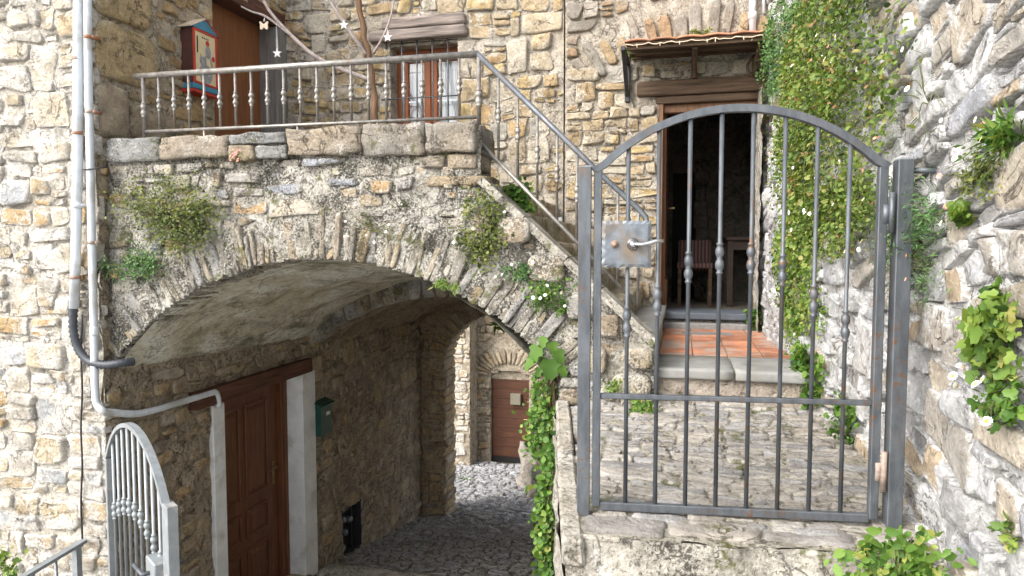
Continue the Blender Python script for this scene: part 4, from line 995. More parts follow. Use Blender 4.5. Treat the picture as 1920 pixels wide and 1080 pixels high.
for nm, p_, z0, z1, wd, lb in (('gate_post', gL - gd.normalized() * .050, -1.15, .315, .05, 'grey steel square post on the latch side, left of the arched gate'), ('gate_post', gR + gd.normalized() * .072, -1.15, .325, .055, 'grey steel square hinge post against the right stone wall')):
    r_ = thing(nm, lb, 'gate post', (p_.x, p_.y, z0), 'posts of the garden gate', (0, 0, gang))
    b_ = MB(); b_.box(-wd / 2, wd / 2, -wd / 2, wd / 2, 0, z1 - z0, bev=.003); b_.build('shaft', M['steel'], r_, local=True)
    if p_.x > 0:
        b_ = MB(); b_.tube([(wd / 2, 0, z1 - z0 - .04), (wd / 2 + .16, .0, z1 - z0 - .04)], .011, 8); b_.build('wall_anchor', M['steel'], r_, True, local=True)
    b_ = MB(); b_.box(-wd / 2 + .003, wd / 2 - .003, -wd / 2 + .003, wd / 2 - .003, z1 - z0, z1 - z0 + .004); b_.build('cap', M['galv'], r_, local=True)

# ------------------------------------------------------------------ small open gate and handrail at lower left
sh = Vector((-4.045, 4.04, -2.95)); sf = atD(312, 945, 4.0); sd_ = Vector((sf.x - sh.x, sf.y - sh.y, 0)); SW = sd_.length
SG = thing('iron_gate', 'small arched grey gate standing open below the stone house', 'gate', sh, rot=(0, 0, math.atan2(sd_.y, sd_.x)))
gate_parts(SG, SW, 1.42, 1.78, .5, 9, lambda i, x: 1.0 + .22 * math.sin(math.pi * (i + 1) / 10), M['galv'], .0115, .04, .045)
b_ = MB(); b_.box(SW + .02, SW + .115, -.03, .03, -.05, 1.47, bev=.003); b_.build('latch_post', M['galv'], SG, local=True)
b_ = MB(); b_.box(SW - .20, SW - .02, -.07, .07, .98, 1.10, bev=.006); pl_ = b_.build('lock_box', M['galv'], SG, local=True)
b_ = MB(); b_.tube([(SW - .12, .05, 1.02), (SW - .12, .11, 1.02), (SW - .25, .115, 1.03)], .013, 8); b_.tube([(SW - .12, -.05, 1.02), (SW - .12, -.11, 1.02), (SW - .27, -.115, 1.03)], .013, 8); b_.build('handle', M['steel'], pl_, True, local=True)
for z in (1.05, .2):
    b_ = MB(); b_.tube([(-.04, .0, z - .0), (-.04, .0, z + .22)], .018, 8); b_.box(-.06, -.02, -.006, .006, z + .04, z + .18); b_.build('hinge', M['steel'], SG, True, local=True)
h0 = atD(158, 1014, 4.55); h1 = atD(20, 1096, 3.98)
HR = thing('handrail', 'short grey iron handrail at the lower left by the cream house', 'handrail', (h0.x, h0.y, floor_z(h0.y)))
b_ = MB(); b_.bar(h0, h1 + (h1 - h0) * 1.2, .045, .022); b_.build('top_bar', M['galv'], HR)
b_ = MB(); pz = h0.lerp(h1, .12); b_.box(pz.x - .02, pz.x + .02, pz.y - .02, pz.y + .02, -3.4, pz.z - .01); b_.build('post', M['galv'], HR)
for t in (.42, .72, 1.05, 1.4):
    p_ = h0.lerp(h1, t); b_ = MB(); b_.tube([(p_.x, p_.y, -3.0), (p_.x, p_.y, p_.z - .01)], .009, 8); b_.build('baluster', M['galv'], HR, True)

# ------------------------------------------------------------------ conduits, cable, hose
def smooth_path(pts, n=6):
    pts = [Vector(p) for p in pts]; out = []
    for i in range(len(pts) - 1):
        p0, p1, p2, p3 = pts[max(i - 1, 0)], pts[i], pts[i + 1], pts[min(i + 2, len(pts) - 1)]
        for k in range(n):
            t = k / n; out.append(.5 * ((2 * p1) + (p2 - p0) * t + (2 * p0 - 5 * p1 + 4 * p2 - p3) * t * t + (3 * p1 - p0 - 3 * p2 + p3) * t ** 3))
    return out + [pts[-1]]
yp = VF - .06
P1 = thing('conduit', 'thicker pale grey conduit ending in a black corrugated hose', 'pipe', atV(140, 575, yp), 'conduits on the cream house')
b_ = MB(); b_.tube([atV(149, -160, yp), atV(147, 60, yp), atV(146, 300, yp), atV(142, 480, yp), atV(139, 578, yp)], .034, 14); b_.build('tube', M['pvc'], P1, True)
hp = smooth_path([atV(139, 572, yp), atV(137, 612, yp), atV(145, 650, yp), atV(165, 676, yp), atV(195, 684, yp), atV(228, 681, yp + .04), atV(250, 678, yp + .12)], 9)
b_ = MB(); b_.tube(hp, [.033 if i % 2 else .025 for i in range(len(hp))], 12); b_.build('corrugated_hose', M['hose'], P1, True)
b_ = MB(); q = atV(146, 385, yp); b_.lathe([(.037, -.02), (.037, .02)], 12, c=q); b_.box(q.x - .01, q.x + .05, q.y - .005, q.y + .06, q.z - .008, q.z + .008); b_.build('clip', M['pvc'], P1, True)
for yc in (110, 250, 520):
    b_ = MB(); q = atV(146 - max(0, yc - 300) * .02, yc, yp); b_.lathe([(.0365, -.012), (.0365, .012)], 12, c=q); b_.box(q.x - .055, q.x - .03, q.y - .006, q.y + .06, q.z - .012, q.z + .012); b_.build('clip', M['rust'], P1, True)
P2 = thing('conduit', 'thinner pale grey conduit bending round the corner to the white door jamb', 'pipe', atV(180, 750, yp), 'conduits on the cream house')
up_ = UL + .075
b_ = MB(); pp = [atV(164, -160, yp), atV(165, 100, yp), atV(171, 400, yp), atV(176, 600, yp), atV(178, 720, yp)] + smooth_path([atV(178, 722, yp), atV(181, 755, yp), atV(193, 770, yp), (up_ - .02, VF - .01, atV(212, 777, yp).z), atU(262, 775, up_), atU(330, 757, up_), atU(392, 738, up_), atU(404, 736, up_), atU(409, 748, up_), atU(410, 762, up_)], 6)
b_.tube(pp, .027, 12); b_.build('tube', M['pvc'], P2, True)
b_ = MB(); q = atV(177, 620, yp); b_.lathe([(.03, -.03), (.031, -.028), (.031, .028), (.03, .03)], 12, c=q); b_.build('coupling', M['pvc'], P2, True)
for yc in (70, 210, 455):
    b_ = MB(); q = atV(165 + yc * .017, yc, yp); b_.lathe([(.0295, -.012), (.0295, .012)], 12, c=q); b_.box(q.x + .025, q.x + .045, q.y - .006, q.y + .06, q.z - .012, q.z + .012); b_.build('clip', M['rust'], P2, True)
b_ = MB(); b_.tube([atV(155, 318, yp - .03), atV(172, 317, yp - .035), atV(203, 313, yp + .02)], .006, 6); b_.build('tie_wire', M['black'], P2, True)
b_ = MB(); b_.tube([atV(153, y, VF - .045 + .01 * math.sin(y * .05)) + Vector((.006 * math.sin(y * .045), 0, 0)) for y in range(590, 1025, 14)], .007, 6)
tag(b_.build('cable', M['black'], None, True), 'thin black cable hanging down the cream stone wall', 'cable')
b_ = MB(); q0, q1 = atV(1411, -60, VB - .12), atV(1411, 62, VB - .12); b_.tube([q0, q1], .03, 12); b_.lathe([(.036, -.03), (.036, .03)], 12, c=atV(1411, 30, VB - .12)); q2 = atV(1432, -60, VB - .1); b_.tube([q2, atV(1432, 25, VB - .1)], .014, 8)
tag(b_.build('downpipe', M['pvc'], None, True), 'grey pipe on the wall above the tiled canopy', 'pipe')

# ------------------------------------------------------------------ letterboxes, meters
LB = thing('letterbox', 'painted house-shaped letterbox with a cat panel, red trim and blue gable', 'letterbox', (UL + .05, 5.17, 1.36))
bx0, bx1, v0, v1, z0, z1 = UL + .0, UL + .12, 5.03, 5.33, 1.40, 1.86
b_ = MB(); b_.box(bx0 - .02, bx1, v0, v1, z0, z1); b_.build('case', M['maroon'], LB)
b_ = MB(); vm = (v0 + v1) / 2
b_.add([(bx0, v0 - .02, z1 + .002), (bx0, v1 + .02, z1 + .002), (bx0, vm, z1 + .10), (bx1 + .012, v0 - .02, z1 + .002), (bx1 + .012, v1 + .02, z1 + .002), (bx1 + .012, vm, z1 + .10)], [(0, 1, 2), (5, 4, 3), (0, 3, 4, 1), (1, 4, 5, 2), (2, 5, 3, 0)]); b_.build('gable', M['blue'], LB)
for s in (-1, 1):
    b_ = MB(); e_ = vm + s * (v1 - vm + .035); xm = (bx0 + bx1) / 2
    b_.bar((xm, vm, z1 + .108), (xm, e_, z1 + .0), .155, .009); b_.build('roof_board', M['bfly'] if s < 0 else M['red'], LB)
b_ = MB()
for a0, a1, c0_, c1 in ((v0, v0 + .022, z0, z1), (v1 - .022, v1, z0, z1), (v0 + .022, v1 - .022, z1 - .022, z1), (v0 + .022, v1 - .022, z0, z0 + .02)): b_.box(bx1 - .004, bx1 + .012, a0, a1, c0_, c1, bev=.003)
b_.build('trim', M['red'], LB)
b_ = MB(); b_.box(bx1 - .002, bx1 + .006, v0 + .022, v1 - .022, z0 + .02, z1 - .022); b_.build('front_panel', M['cream'], LB)
b_ = MB(); b_.box(bx0 - .01, bx1 + .02, v0 - .02, v1 + .02, z0 - .05, z0 - .005, bev=.004); b_.build('base', M['blue'], LB)
b_ = MB(); b_.box(bx0 - .01, bx1 + .01, v0 - .015, v1 + .015, z0 - .075, z0 - .052); b_.build('underside', M['red'], LB)
def blob(mb, c, rv, rz, dx, n=16, m=0): mb.add([(bx1 + .0065 + dx, c[0] + rv * math.cos(2 * math.pi * i / n), c[1] + rz * math.sin(2 * math.pi * i / n)) for i in range(n)], [tuple(range(n))], m)
b_ = MB(); blob(b_, (vm - .0, z0 + .10), .085, .085, .0004); blob(b_, (vm - .03, z0 + .20), .045, .042, .0008); blob(b_, (vm + .035, z0 + .29), .035, .055, .0012)
for s in (-1, 1): b_.add([(bx1 + .0075, vm - .03 + s * .04, z0 + .215), (bx1 + .0075, vm - .03 + s * .012, z0 + .235), (bx1 + .0075, vm - .03 + s * .036, z0 + .265)], [(0, 1, 2)])
b_.tube([(bx1 + .007, vm + .06, z0 + .09), (bx1 + .007, vm + .085, z0 + .17), (bx1 + .007, vm + .06, z0 + .25)], .009, 5); b_.build('painted_cat', M['catgrey'], LB)
b_ = MB(); blob(b_, (vm + .03, z0 + .365), .026, .026, .001, 7); blob(b_, (vm + .1, z0 + .25), .022, .026, .0012, 7); b_.build('painted_flower', M['red'], LB)
b_ = MB(); b_.box(bx1 + .004, bx1 + .0085, vm - .105, vm - .093, z0 + .26, z0 + .40); b_.build('slot', M['dark'], LB)
b_ = MB()
for i in range(4): b_.box(bx1 + .005, bx1 + .008, vm - .04 + i * .024, vm - .028 + i * .024, z0 + .395, z0 + .408)
b_.build('lettering', M['dark'], LB)
GBx = thing('letterbox', 'small dark green letterbox on the passage wall by the white jamb', 'letterbox', (UL + .06, 7.17, -2.2))
b_ = MB(); b_.box(UL - .01, UL + .11, 7.04, 7.30, -2.19, -1.81, bev=.006); b_.build('case', M['green'], GBx)
b_ = MB(); b_.add([(UL, 7.02, -1.78), (UL, 7.32, -1.78), (UL + .14, 7.32, -1.83), (UL + .14, 7.02, -1.83), (UL, 7.02, -1.795), (UL, 7.32, -1.795), (UL + .14, 7.32, -1.845), (UL + .14, 7.02, -1.845)], [(3, 2, 1, 0), (4, 5, 6, 7), (0, 1, 5, 4), (1, 2, 6, 5), (2, 3, 7, 6), (3, 0, 4, 7)]); b_.build('lid', M['green'], GBx)
b_ = MB(); b_.box(UL + .108, UL + .114, 7.16, 7.24, -1.965, -1.925); b_.build('name_plate', M['white'], GBx)
FB = thing('letterbox', 'square olive-grey letterbox fixed on the far brown door', 'letterbox', (-3.67, FVH + .04, -3.66))
p0, p1 = atV(957, 738, FVH), atV(976, 760, FVH); b_ = MB(); b_.box(p0.x, p1.x, FVH - .01, FVH + .084, p1.z, p0.z, bev=.008); b_.build('case', M['olive'], FB)
b_ = MB(); b_.box(p0.x + .02, p1.x - .02, FVH - .014, FVH - .008, p1.z + .02, p0.z - .08); b_.build('flap', M['olive'], FB)
MT = thing('water_meter', 'cluster of small meters and pipes in the dark wall niche', 'meter', (UL - .12, 7.95, NI[2] + .02))
for i, (v, z) in enumerate(((7.82, -3.5), (7.86, -3.68), (8.0, -3.56), (7.8, -3.86))):
    b_ = MB(); b_.lathe([(0, 0), (.045, 0), (.045, .05), (.035, .07), (0, .072)], 12); b_.mp(lambda p: (UL - .09 + p.z, v + p.x, z + p.y)); b_.build('meter_dial', M['zinc'], MT, True)
b_ = MB(); b_.tube([(UL - .08, 7.78, -3.97), (UL - .08, 7.78, -3.42), (UL - .08, 8.1, -3.42), (UL - .08, 8.1, -3.97)], .014, 8); b_.tube([(UL - .12, 7.92, -3.97), (UL - .12, 7.92, -3.5)], .012, 8); b_.build('pipework', M['steel'], MT, True)

# ------------------------------------------------------------------ room furniture
CH = thing('chair', 'chair with red striped back inside the dark doorway', 'chair', (.13, 8.0, -.64))
p0, p1 = atV(1272, 450, 8.0), atV(1304, 505, 8.0)
cx0, cx1 = p0.x, p0.x + .36
b_ = MB(); b_.box(cx0, cx1, 8.0, 8.05, p1.z - .02, p0.z, bev=.02); b_.build('backrest', M['stripe'], CH)
b_ = MB(); b_.box(cx0 - .01, cx1 + .01, 7.62, 8.04, -.22, -.16, bev=.01); b_.build('seat', M['stripe'], CH)
for x in (cx0 + .02, cx1 - .02):
    for y in (7.65, 8.02): b_ = MB(); b_.box(x - .018, x + .018, y - .018, y + .018, -.638, -.22 if y < 8 else p1.z); b_.build('leg', M['beam_dark'], CH)
M['table'] = wood('dark_table_wood', (.05, .033, .024), .4, 'x', .6, .2)
TB = thing('table', 'dark wooden table deep inside the doorway', 'table', (.75, 8.1, -.64))
b_ = MB(); b_.box(.45, 1.35, 7.75, 8.4, .08, .12, bev=.008); b_.build('tabletop', M['table'], TB)
for x in (.5, 1.3):
    for y in (7.8, 8.35): b_ = MB(); b_.box(x - .03, x + .03, y - .03, y + .03, -.638, .08); b_.build('leg', M['table'], TB)
b_ = MB(); b_.box(.53, 1.27, 7.79, 7.81, -.02, .08); b_.build('apron', M['table'], TB)

# ------------------------------------------------------------------ driftwood tree with hanging ornaments
DT = thing('bare_tree', 'bare driftwood tree trunk with pale twigs standing on the terrace', 'tree', (-3.0, 5.6, TERR))
yt = 5.6
tp = smooth_path([atV(706, 330, yt), atV(704, 240, yt), atV(700, 170, yt), atV(690, 100, yt), atV(678, 40, yt), atV(668, -60, yt)], 5)
tp = [p + Vector((.008 * math.sin(i * 1.7), .01 * math.cos(i * 1.3), 0)) for i, p in enumerate(tp)]
b_ = MB(); b_.tube(tp, [.036 - .014 * i / len(tp) + .003 * math.sin(i * 2.1) for i in range(len(tp))], 10); b_.build('trunk', M['drift'], DT, True)
for pts, r0 in (([(693, 150, 0), (640, 130, -.1), (590, 105, -.2), (545, 65, -.25), (505, 20, -.3), (480, -30, -.3)], .022), ([(545, 66, -.25), (500, 32, -.3), (472, 22, -.33), (452, 12, -.35)], .012), ([(688, 105, 0), (660, 65, -.1), (630, 20, -.15), (605, -20, -.2)], .020), ([(700, 100, 0), (718, 70, -.08), (733, 30, -.1), (742, -20, -.12)], .012), ([(650, 40, -.1), (635, 25, -.1), (628, -10, -.1)], .009), ([(694, 155, 0), (670, 140, .05), (640, 128, .1)], .015)):
    pp = smooth_path([atV(x, y, yt + d) for x, y, d in pts], 4); b_ = MB(); b_.tube(pp, [r0 * (1 - .5 * i / len(pp)) for i in range(len(pp))], 7); b_.build('branch', M['twig'], DT, True)
def star_mesh(name, mat, r, nse=5, inner=.42, th=.012):
    vs = []; n = nse * 2
    for y in (-th / 2, th / 2):
        for i in range(n):
            a = math.pi / 2 + math.pi * i / nse; rr = r if i % 2 == 0 else r * inner; vs.append((rr * math.cos(a), y, rr * math.sin(a)))
    return mesh(name, vs, [tuple(range(n)), tuple(range(2 * n - 1, n - 1, -1))] + [(i, n + i, n + (i + 1) % n, (i + 1) % n) for i in range(n)], mat, False)
def bfly_mesh(mat):
    pr = [(0, .012), (.012, .02), (.03, .036), (.04, .03), (.032, .006), (.036, -.012), (.03, -.034), (.014, -.03), (0, -.012)]
    full = pr + [(-x, z) for x, z in reversed(pr[1:-1])]; n = len(full); vs = [(x, y, z) for y in (-.005, .005) for x, z in full]
    return mesh('butterfly', vs, [tuple(range(n)), tuple(range(2 * n - 1, n - 1, -1))] + [(i, n + i, n + (i + 1) % n, (i + 1) % n) for i in range(n)], mat, False)
stm = star_mesh('star', M['star'], .042)
for (x, y), top, d, me_, nm, lb in (((495, 48), (497, 30), -.32, bfly_mesh(M['bfly']), 'butterfly_ornament', 'cream butterfly ornament hanging from the leftmost twig'), ((520, 100), (518, 40), -.3, stm, 'star_ornament', 'white star hanging low beside the grey door post'), ((645, 47), (644, 38), -.14, stm, 'star_ornament', 'white star half hidden at the twig left of the trunk'), ((727, 70), (727, 52), -.12, stm, 'star_ornament', 'white star hanging before the window timbers')):
    p_ = atV(x, y, yt + d); r_ = thing(nm, lb, 'ornament', p_, 'ornaments on the bare tree')
    inst('shape', me_, p_, r_, rot=(0, 0, R(10)))
    q = atV(*top, yt + d); b_ = MB(); b_.tube([p_ + Vector((-.006, 0, .035)), q, p_ + Vector((.006, 0, .035))], .0028, 5); b_.build('string', M['star'], r_)
# fairy lights along the canopy edge
b_ = MB(); b_.tube([(-.5 + 1.28 * i / 40, cy0 - .03 + .006 * math.sin(i * 1.9), 1.737 - .014 * abs(math.sin(i * .55)) + .004 * math.sin(i * 2.3)) for i in range(41)], .004, 5)
SLt = thing('string_lights', 'thin pale string of unlit lights along the canopy edge', 'string lights', (.14, cy0 - .03, 1.72))
b_.build('wire', M['bfly'], SLt, True)
bl = MB().lathe([(0, -.03), (.004, -.028), (.005, -.01), (.003, 0)], 6); blm = mesh('bulb', bl.v, bl.f, M['bfly'])
for i in (3, 9, 14, 21, 23, 30, 36): inst('bulb', blm, (-.5 + 1.28 * i / 40, cy0 - .03, 1.733), SLt)

# ------------------------------------------------------------------ plants
def daisy_mesh(name, pet, r=.011, n=11):
    b_ = MB()
    for i in range(n):
        a = 2 * math.pi * i / n; c, s = math.cos(a), math.sin(a); w_ = r * .24
        b_.add([(c * r * .2 + s * w_ * .4, s * r * .2 - c * w_ * .4, 0), (c * r * .75 + s * w_, s * r * .75 - c * w_, r * .12), (c * r, s * r, r * .1), (c * r * .75 - s * w_, s * r * .75 + c * w_, r * .12), (c * r * .2 - s * w_ * .4, s * r * .2 + c * w_ * .4, 0)], [(0, 1, 2, 3, 4)], 0)
    k = MB().lathe([(r * .36, 0), (r * .34, r * .14), (r * .2, r * .24), (0.0001, r * .26)], 8, 1); b_.add(k.v, k.f, 1); b_.m[-len(k.f):] = [1] * len(k.f)
    return mesh(name, b_.v, b_.f, [pet, M['pollen']], True, b_.m)
DW = daisy_mesh('daisy', M['petal']); DP = daisy_mesh('pink_daisy', M['petal_pk'], .009)
LEAF = {
    'round': ([(0, 0, 0), (.45, .25, .06), (.5, .65, .08), (.22, .98, .0), (0, .9, -.06), (-.22, .98, 0), (-.5, .65, .08), (-.45, .25, .06), (0, .5, -.05)], [(0, 1, 8), (1, 2, 8), (2, 3, 8), (3, 4, 8), (4, 5, 8), (5, 6, 8), (6, 7, 8), (7, 0, 8)]),
    'oval': ([(0, 0, 0), (.3, .35, .06), (.26, .7, .03), (0, 1, -.08), (-.26, .7, .03), (-.3, .35, .06), (0, .5, -.04)], [(0, 1, 6), (1, 2, 6), (2, 3, 6), (3, 4, 6), (4, 5, 6), (5, 0, 6)]),
    'lance': ([(0, 0, 0), (.12, .4, .03), (0, 1, -.06), (-.12, .4, .03)], [(0, 1, 2), (0, 2, 3)]),
    'ivy': ([(0, 0, 0), (.3, -.06, .02), (.55, .3, .05), (.32, .45, .03), (.36, .78, -.03), (0, 1.05, -.22), (-.36, .78, -.03), (-.32, .45, .03), (-.55, .3, .05), (-.3, -.06, .06), (0, .38, -.10)], [(0, 1, 10), (1, 2, 10), (2, 3, 10), (3, 4, 10), (4, 5, 10), (5, 6, 10), (6, 7, 10), (7, 8, 10), (8, 9, 10), (9, 0, 10)]),
}
class Leaves:
    def __init__(s): s.v, s.f, s.t = [], [], []
    def add(s, p, d, nrm, size, shape, tint):
        d = d.normalized(); a = d.cross(nrm)
        if a.length < 1e-4: a = d.orthogonal()
        a.normalize(); n_ = a.cross(d); k = len(s.v); V_, F_ = LEAF[shape]
        for x, y, z in V_: s.v.append(p + a * (x * size) + d * (y * size) + n_ * (z * size)); s.t.append(tint)
        s.f += [tuple(i + k for i in f) for f in F_]
def plant(label, cat, c, A, B, N, ra, rb, dep, n, size, shape, mat, seed, clumps=14, flowers=0, pink=0, stems=10, droop=.3, wisp=0, root=None, name='wall_plant', group=None, spread=.33, stem_mat='stem', fl_scale=1., stem_r=.0035, tintb=0.):
    rg = random.Random(seed); c = Vector(c); A, B, N = Vector(A).normalized(), Vector(B).normalized(), Vector(N).normalized()
    root = Vector(root) if root is not None else c - N * .01 - B * rb * .2
    t = thing(name, label, cat, root, group)
    L = Leaves(); S = MB(); heads = []
    for i in range(clumps):
        while True:
            x, y = rg.uniform(-1, 1), rg.uniform(-1, 1)
            if x * x + y * y < 1: break
        q = c + A * (x * ra) + B * (y * rb) + N * (dep * rg.uniform(.1, 1.) * (1 - .5 * (x * x + y * y)))
        heads.append((q, rg.uniform(.6, 1.3), rg.uniform(-.22, .22)))
    for q, s_, tt in heads[:stems] if stems < len(heads) else heads:
        mid = (root + q) / 2 + N * dep * .4 + B * rg.uniform(-.1, .25) * rb
        S.tube(smooth_path([root, mid, q + N * .004], 4), [stem_r * (1 - .6 * i / 9) for i in range(9)], 4, cap=False)
    for i in range(n):
        q, s_, tt = heads[rg.randrange(len(heads))]
        rr = min(ra, rb, .3) if False else (ra * rb) ** .5
        g_ = lambda k: rg.gauss(0, 1) * k * spread * s_
        p = q + A * g_(ra * .8) + B * g_(rb * .8) + N * (g_(dep * .5))
        dn = (p - c).dot(N)
        if dn < .002: p += N * (.002 - dn + rg.random() * dep * .2)
        d = A * rg.uniform(-1, 1) + B * (rg.uniform(-.7, .9) - droop) + N * rg.uniform(0, .9)
        nr = N + Vector((rg.uniform(-.7, .7), rg.uniform(-.7, .7), rg.uniform(-.2, 1.0)))
        L.add(p, d, nr, size * rg.choice((.5, .7, .9, 1., 1.2, 1.55)), shape, min(1, max(0, rg.gauss(.5 + tintb, .24) + tt)))
    for i in range(wisp):
        q = c + A * rg.uniform(-ra, ra) * .8 + B * rg.uniform(-rb, rb) * .8; d = (A * rg.uniform(-1, 1) + B * rg.uniform(-.6, 1) + N * rg.uniform(.3, 1)).normalized()
        ln = rg.uniform(.05, .14); e = q + d * ln - B * ln * .2; S.tube([q, q + d * ln * .5, e], .0011, 3, cap=False)
        for k in range(4): L.add(q.lerp(e, rg.random()), d + A * rg.uniform(-1, 1), N, size * .8, 'lance', rg.random())
        heads.append((e, 1, 0))
    if S.v: S.build('stems', M[stem_mat], t, True)['kind'] = 'stuff'
    mk('leaves', L.v, L.f, mat, t, True, attr={'tint': L.t})['kind'] = 'stuff'
    for i in range(flowers + pink):
        q, s_, _ = heads[rg.randrange(len(heads))] if not wisp or rg.random() < .4 else heads[-1 - rg.randrange(wisp)]
        if not wisp or rg.random() < .5: q = c + A * rg.uniform(-ra, ra) + B * rg.uniform(-rb, rb) + N * dep
        p = q + N * rg.uniform(.02, .06)
        dr_ = (N + Vector((rg.uniform(-.6, .6), rg.uniform(-.6, .6), rg.uniform(-.1, .8)))).normalized()
        o = inst('flower', DW if i < flowers else DP, p, t, rot=dr_.to_track_quat('Z', 'Y').to_euler(), scale=fl_scale * rg.uniform(.75, 1.25))
    return t
def ell(x, y, rx, ry, plane):
    """centre and real half-sizes of a patch seen at x,y on a wall"""
    c = plane(x, y); a = (plane(x + rx, y) - plane(x - rx, y)).length / 2; b = (plane(x, y + ry) - plane(x, y - ry)).length / 2
    return c, a, b
pF = lambda x, y: atV(x, y, VP - .02)
def pR(x, y):
    r = ray(x, y); n_ = fR.N; t = (fR.O - Vector((0, 0, 0))).dot(n_) / r.dot(n_)
    p = r * t; a, b = fR.inv(p); s = rsurf(a, b); t = (fR.O + n_ * (s + .01)).dot(n_) / r.dot(n_); return r * t
NF = -YA; NR = fR.N; AR = fR.A
def wallp(label, x, y, rx, ry, dep, n, size, shape, mat, seed, **k):
    c, a, b = ell(x, y, rx, ry, pF); return plant(label, k.pop('cat', 'plant'), c, XA, ZA, NF, a, b, dep, n, size, shape, M[mat], seed, **k)
def rwp(label, x, y, rx, ry, dep, n, size, shape, mat, seed, **k):
    c, a, b = ell(x, y, rx, ry, pR); return plant(label, k.pop('cat', 'plant'), c, AR, ZA, NR, a, b, dep, n, size, shape, M[mat], seed, **k)
wallp('bushy olive-green plant growing from the parapet wall left of centre', 318, 400, 84, 64, .13, 3600, .019, 'oval', 'lf_olive', 1, clumps=30, stems=24, stem_mat='stem_br', spread=.3)
wallp('low blue-green tuft at the left springing of the arch', 245, 497, 46, 28, .09, 1100, .018, 'oval', 'lf_blue', 2, clumps=16)
wallp('reddish and yellow flowering patch in the middle of the arch wall', 700, 425, 66, 46, .05, 900, .011, 'lance', 'lf_red', 3, clumps=26, flowers=9, wisp=22, fl_scale=.8)
wallp('pale green plant above the right shoulder of the arch', 905, 432, 48, 56, .07, 1100, .015, 'round', 'lf_olive', 4, clumps=24, flowers=3, wisp=10)
wallp('small daisy plant low on the wall beside the grey gate post', 1030, 556, 44, 28, .06, 700, .012, 'round', 'lf_bright', 5, clumps=16, flowers=6, wisp=12)
wallp('tiny daisy tuft between the arch stones and the sloping slab', 965, 512, 34, 18, .04, 320, .012, 'round', 'lf_blue', 6, clumps=10, flowers=4, wisp=6)
wallp('small pink stonecrop just under the parapet coping', 452, 294, 10, 11, .03, 120, .008, 'oval', 'lf_red', 7, clumps=6, pink=22, stems=3, fl_scale=.85)
wallp('yellowish grass tuft drooping from the arch edge over the passage', 846, 534, 22, 12, .04, 200, .03, 'lance', 'lf_lime', 8, clumps=6, droop=.8)
c = atV(978, 370, 4.55); plant('leafy green plant sitting on the upper steps behind the railing', 'plant', c, XA, ZA, NF, .115, .085, .08, 620, .026, 'round', M['lf_bright'], 9, clumps=14)
# vine hanging at the right edge of the passage
vy = VP + .16
for k, (lb, x, y, rx, ry, n, sd) in enumerate((('upper green vine hanging at the passage edge left of the gate post', 1028, 765, 30, 95, 1700, 11), ('lower green vine hanging down to the bottom beside the pale kerb', 1034, 975, 22, 115, 1700, 12))):
    c, a, b = ell(x, y, rx, ry, lambda x, y: atV(x, y, vy - .5 * k)); plant(lb, 'vine', c, XA, ZA, NF, a, b, .1, n, .026, 'round', M['lf_bright'], sd, clumps=26, stems=26, name='vine', group='vines at the passage edge', root=c + ZA * b + XA * .05, tintb=.0, stem_mat='stem_br', stem_r=.005)
BLf = thing('vine', 'broad bright vine leaves hanging in the far arch opening', 'vine', atV(1040, 645, vy))
for (x, y, s, ax, tl) in ((1010, 668, .115, -.5, .3), (1030, 692, .13, .1, -.1), (998, 692, .085, -.8, .45), (1044, 676, .085, .5, .1), (1020, 650, .07, -.2, .6), (1050, 706, .07, .7, .3), (1012, 708, .06, -.3, .0), (1034, 660, .075, .3, .4)):
    L = Leaves(); L.add(atV(x, y - 18, VP - .07), Vector((ax, -.1, -1)), Vector((ax * .6, -1, .2 + tl * 1.5)), s, 'ivy', .35 + .5 * tl); mk('leaf', L.v, L.f, M['lf_bright'], BLf, True, attr={'tint': L.t})
b_ = MB(); b_.tube(smooth_path([atV(1062, 640, vy), atV(1035, 640, vy), atV(1020, 650, vy), atV(1005, 675, vy)], 5), .004, 5); b_.build('stem', M['stem_br'], BLf, True); b_ = MB(); b_.tube(smooth_path([atV(1030, 642, vy), atV(1034, 670, vy), atV(1036, 700, vy)], 5), .003, 5); b_.build('stem', M['stem_br'], BLf, True)
# right wall
rwp('large mass of daisies and fine foliage beside the tiled canopy', 1556, 195, 88, 225, .17, 15000, .024, 'oval', 'lf_mix', 21, clumps=150, stems=40, flowers=60, pink=14, wisp=90, spread=.17, fl_scale=1.15, name='daisy_plant')
rwp('feathery green growth at the top of the wall above the daisies', 1488, 60, 40, 90, .13, 4200, .022, 'oval', 'lf_blue', 22, clumps=34, wisp=20, flowers=6, spread=.25, name='daisy_plant')
rwp('bright yellow-green leafy curtain hanging behind the gate bars', 1502, 470, 40, 155, .11, 4600, .021, 'round', 'lf_lime', 23, clumps=80, stems=40, stem_mat='stem_br', stem_r=.005, flowers=10, spread=.22, name='creeper')
rwp('dark green leafy fringe under the arch of the gate', 1580, 415, 60, 55, .11, 3000, .022, 'oval', 'lf_mix', 24, clumps=20, flowers=8, name='daisy_plant')
rwp('leafy green nettle at the right end of the landing slab', 1528, 700, 24, 46, .12, 800, .03, 'round', 'lf_bright', 25, clumps=18)
rwp('small green plant at the foot of the right wall beside the ramp', 1594, 796, 17, 38, .08, 420, .024, 'round', 'lf_bright', 26, clumps=10)
rwp('narrow yellowish moss-like plant between gate bars above the nettle', 1536, 590, 12, 36, .05, 380, .016, 'round', 'lf_lime', 27, clumps=10)
c = atV(1420, 594, VB - .2); plant('little green plant beside the slate threshold', 'plant', c, XA, ZA, NF, .1, .1, .08, 420, .026, 'round', M['lf_bright'], 28, clumps=12)
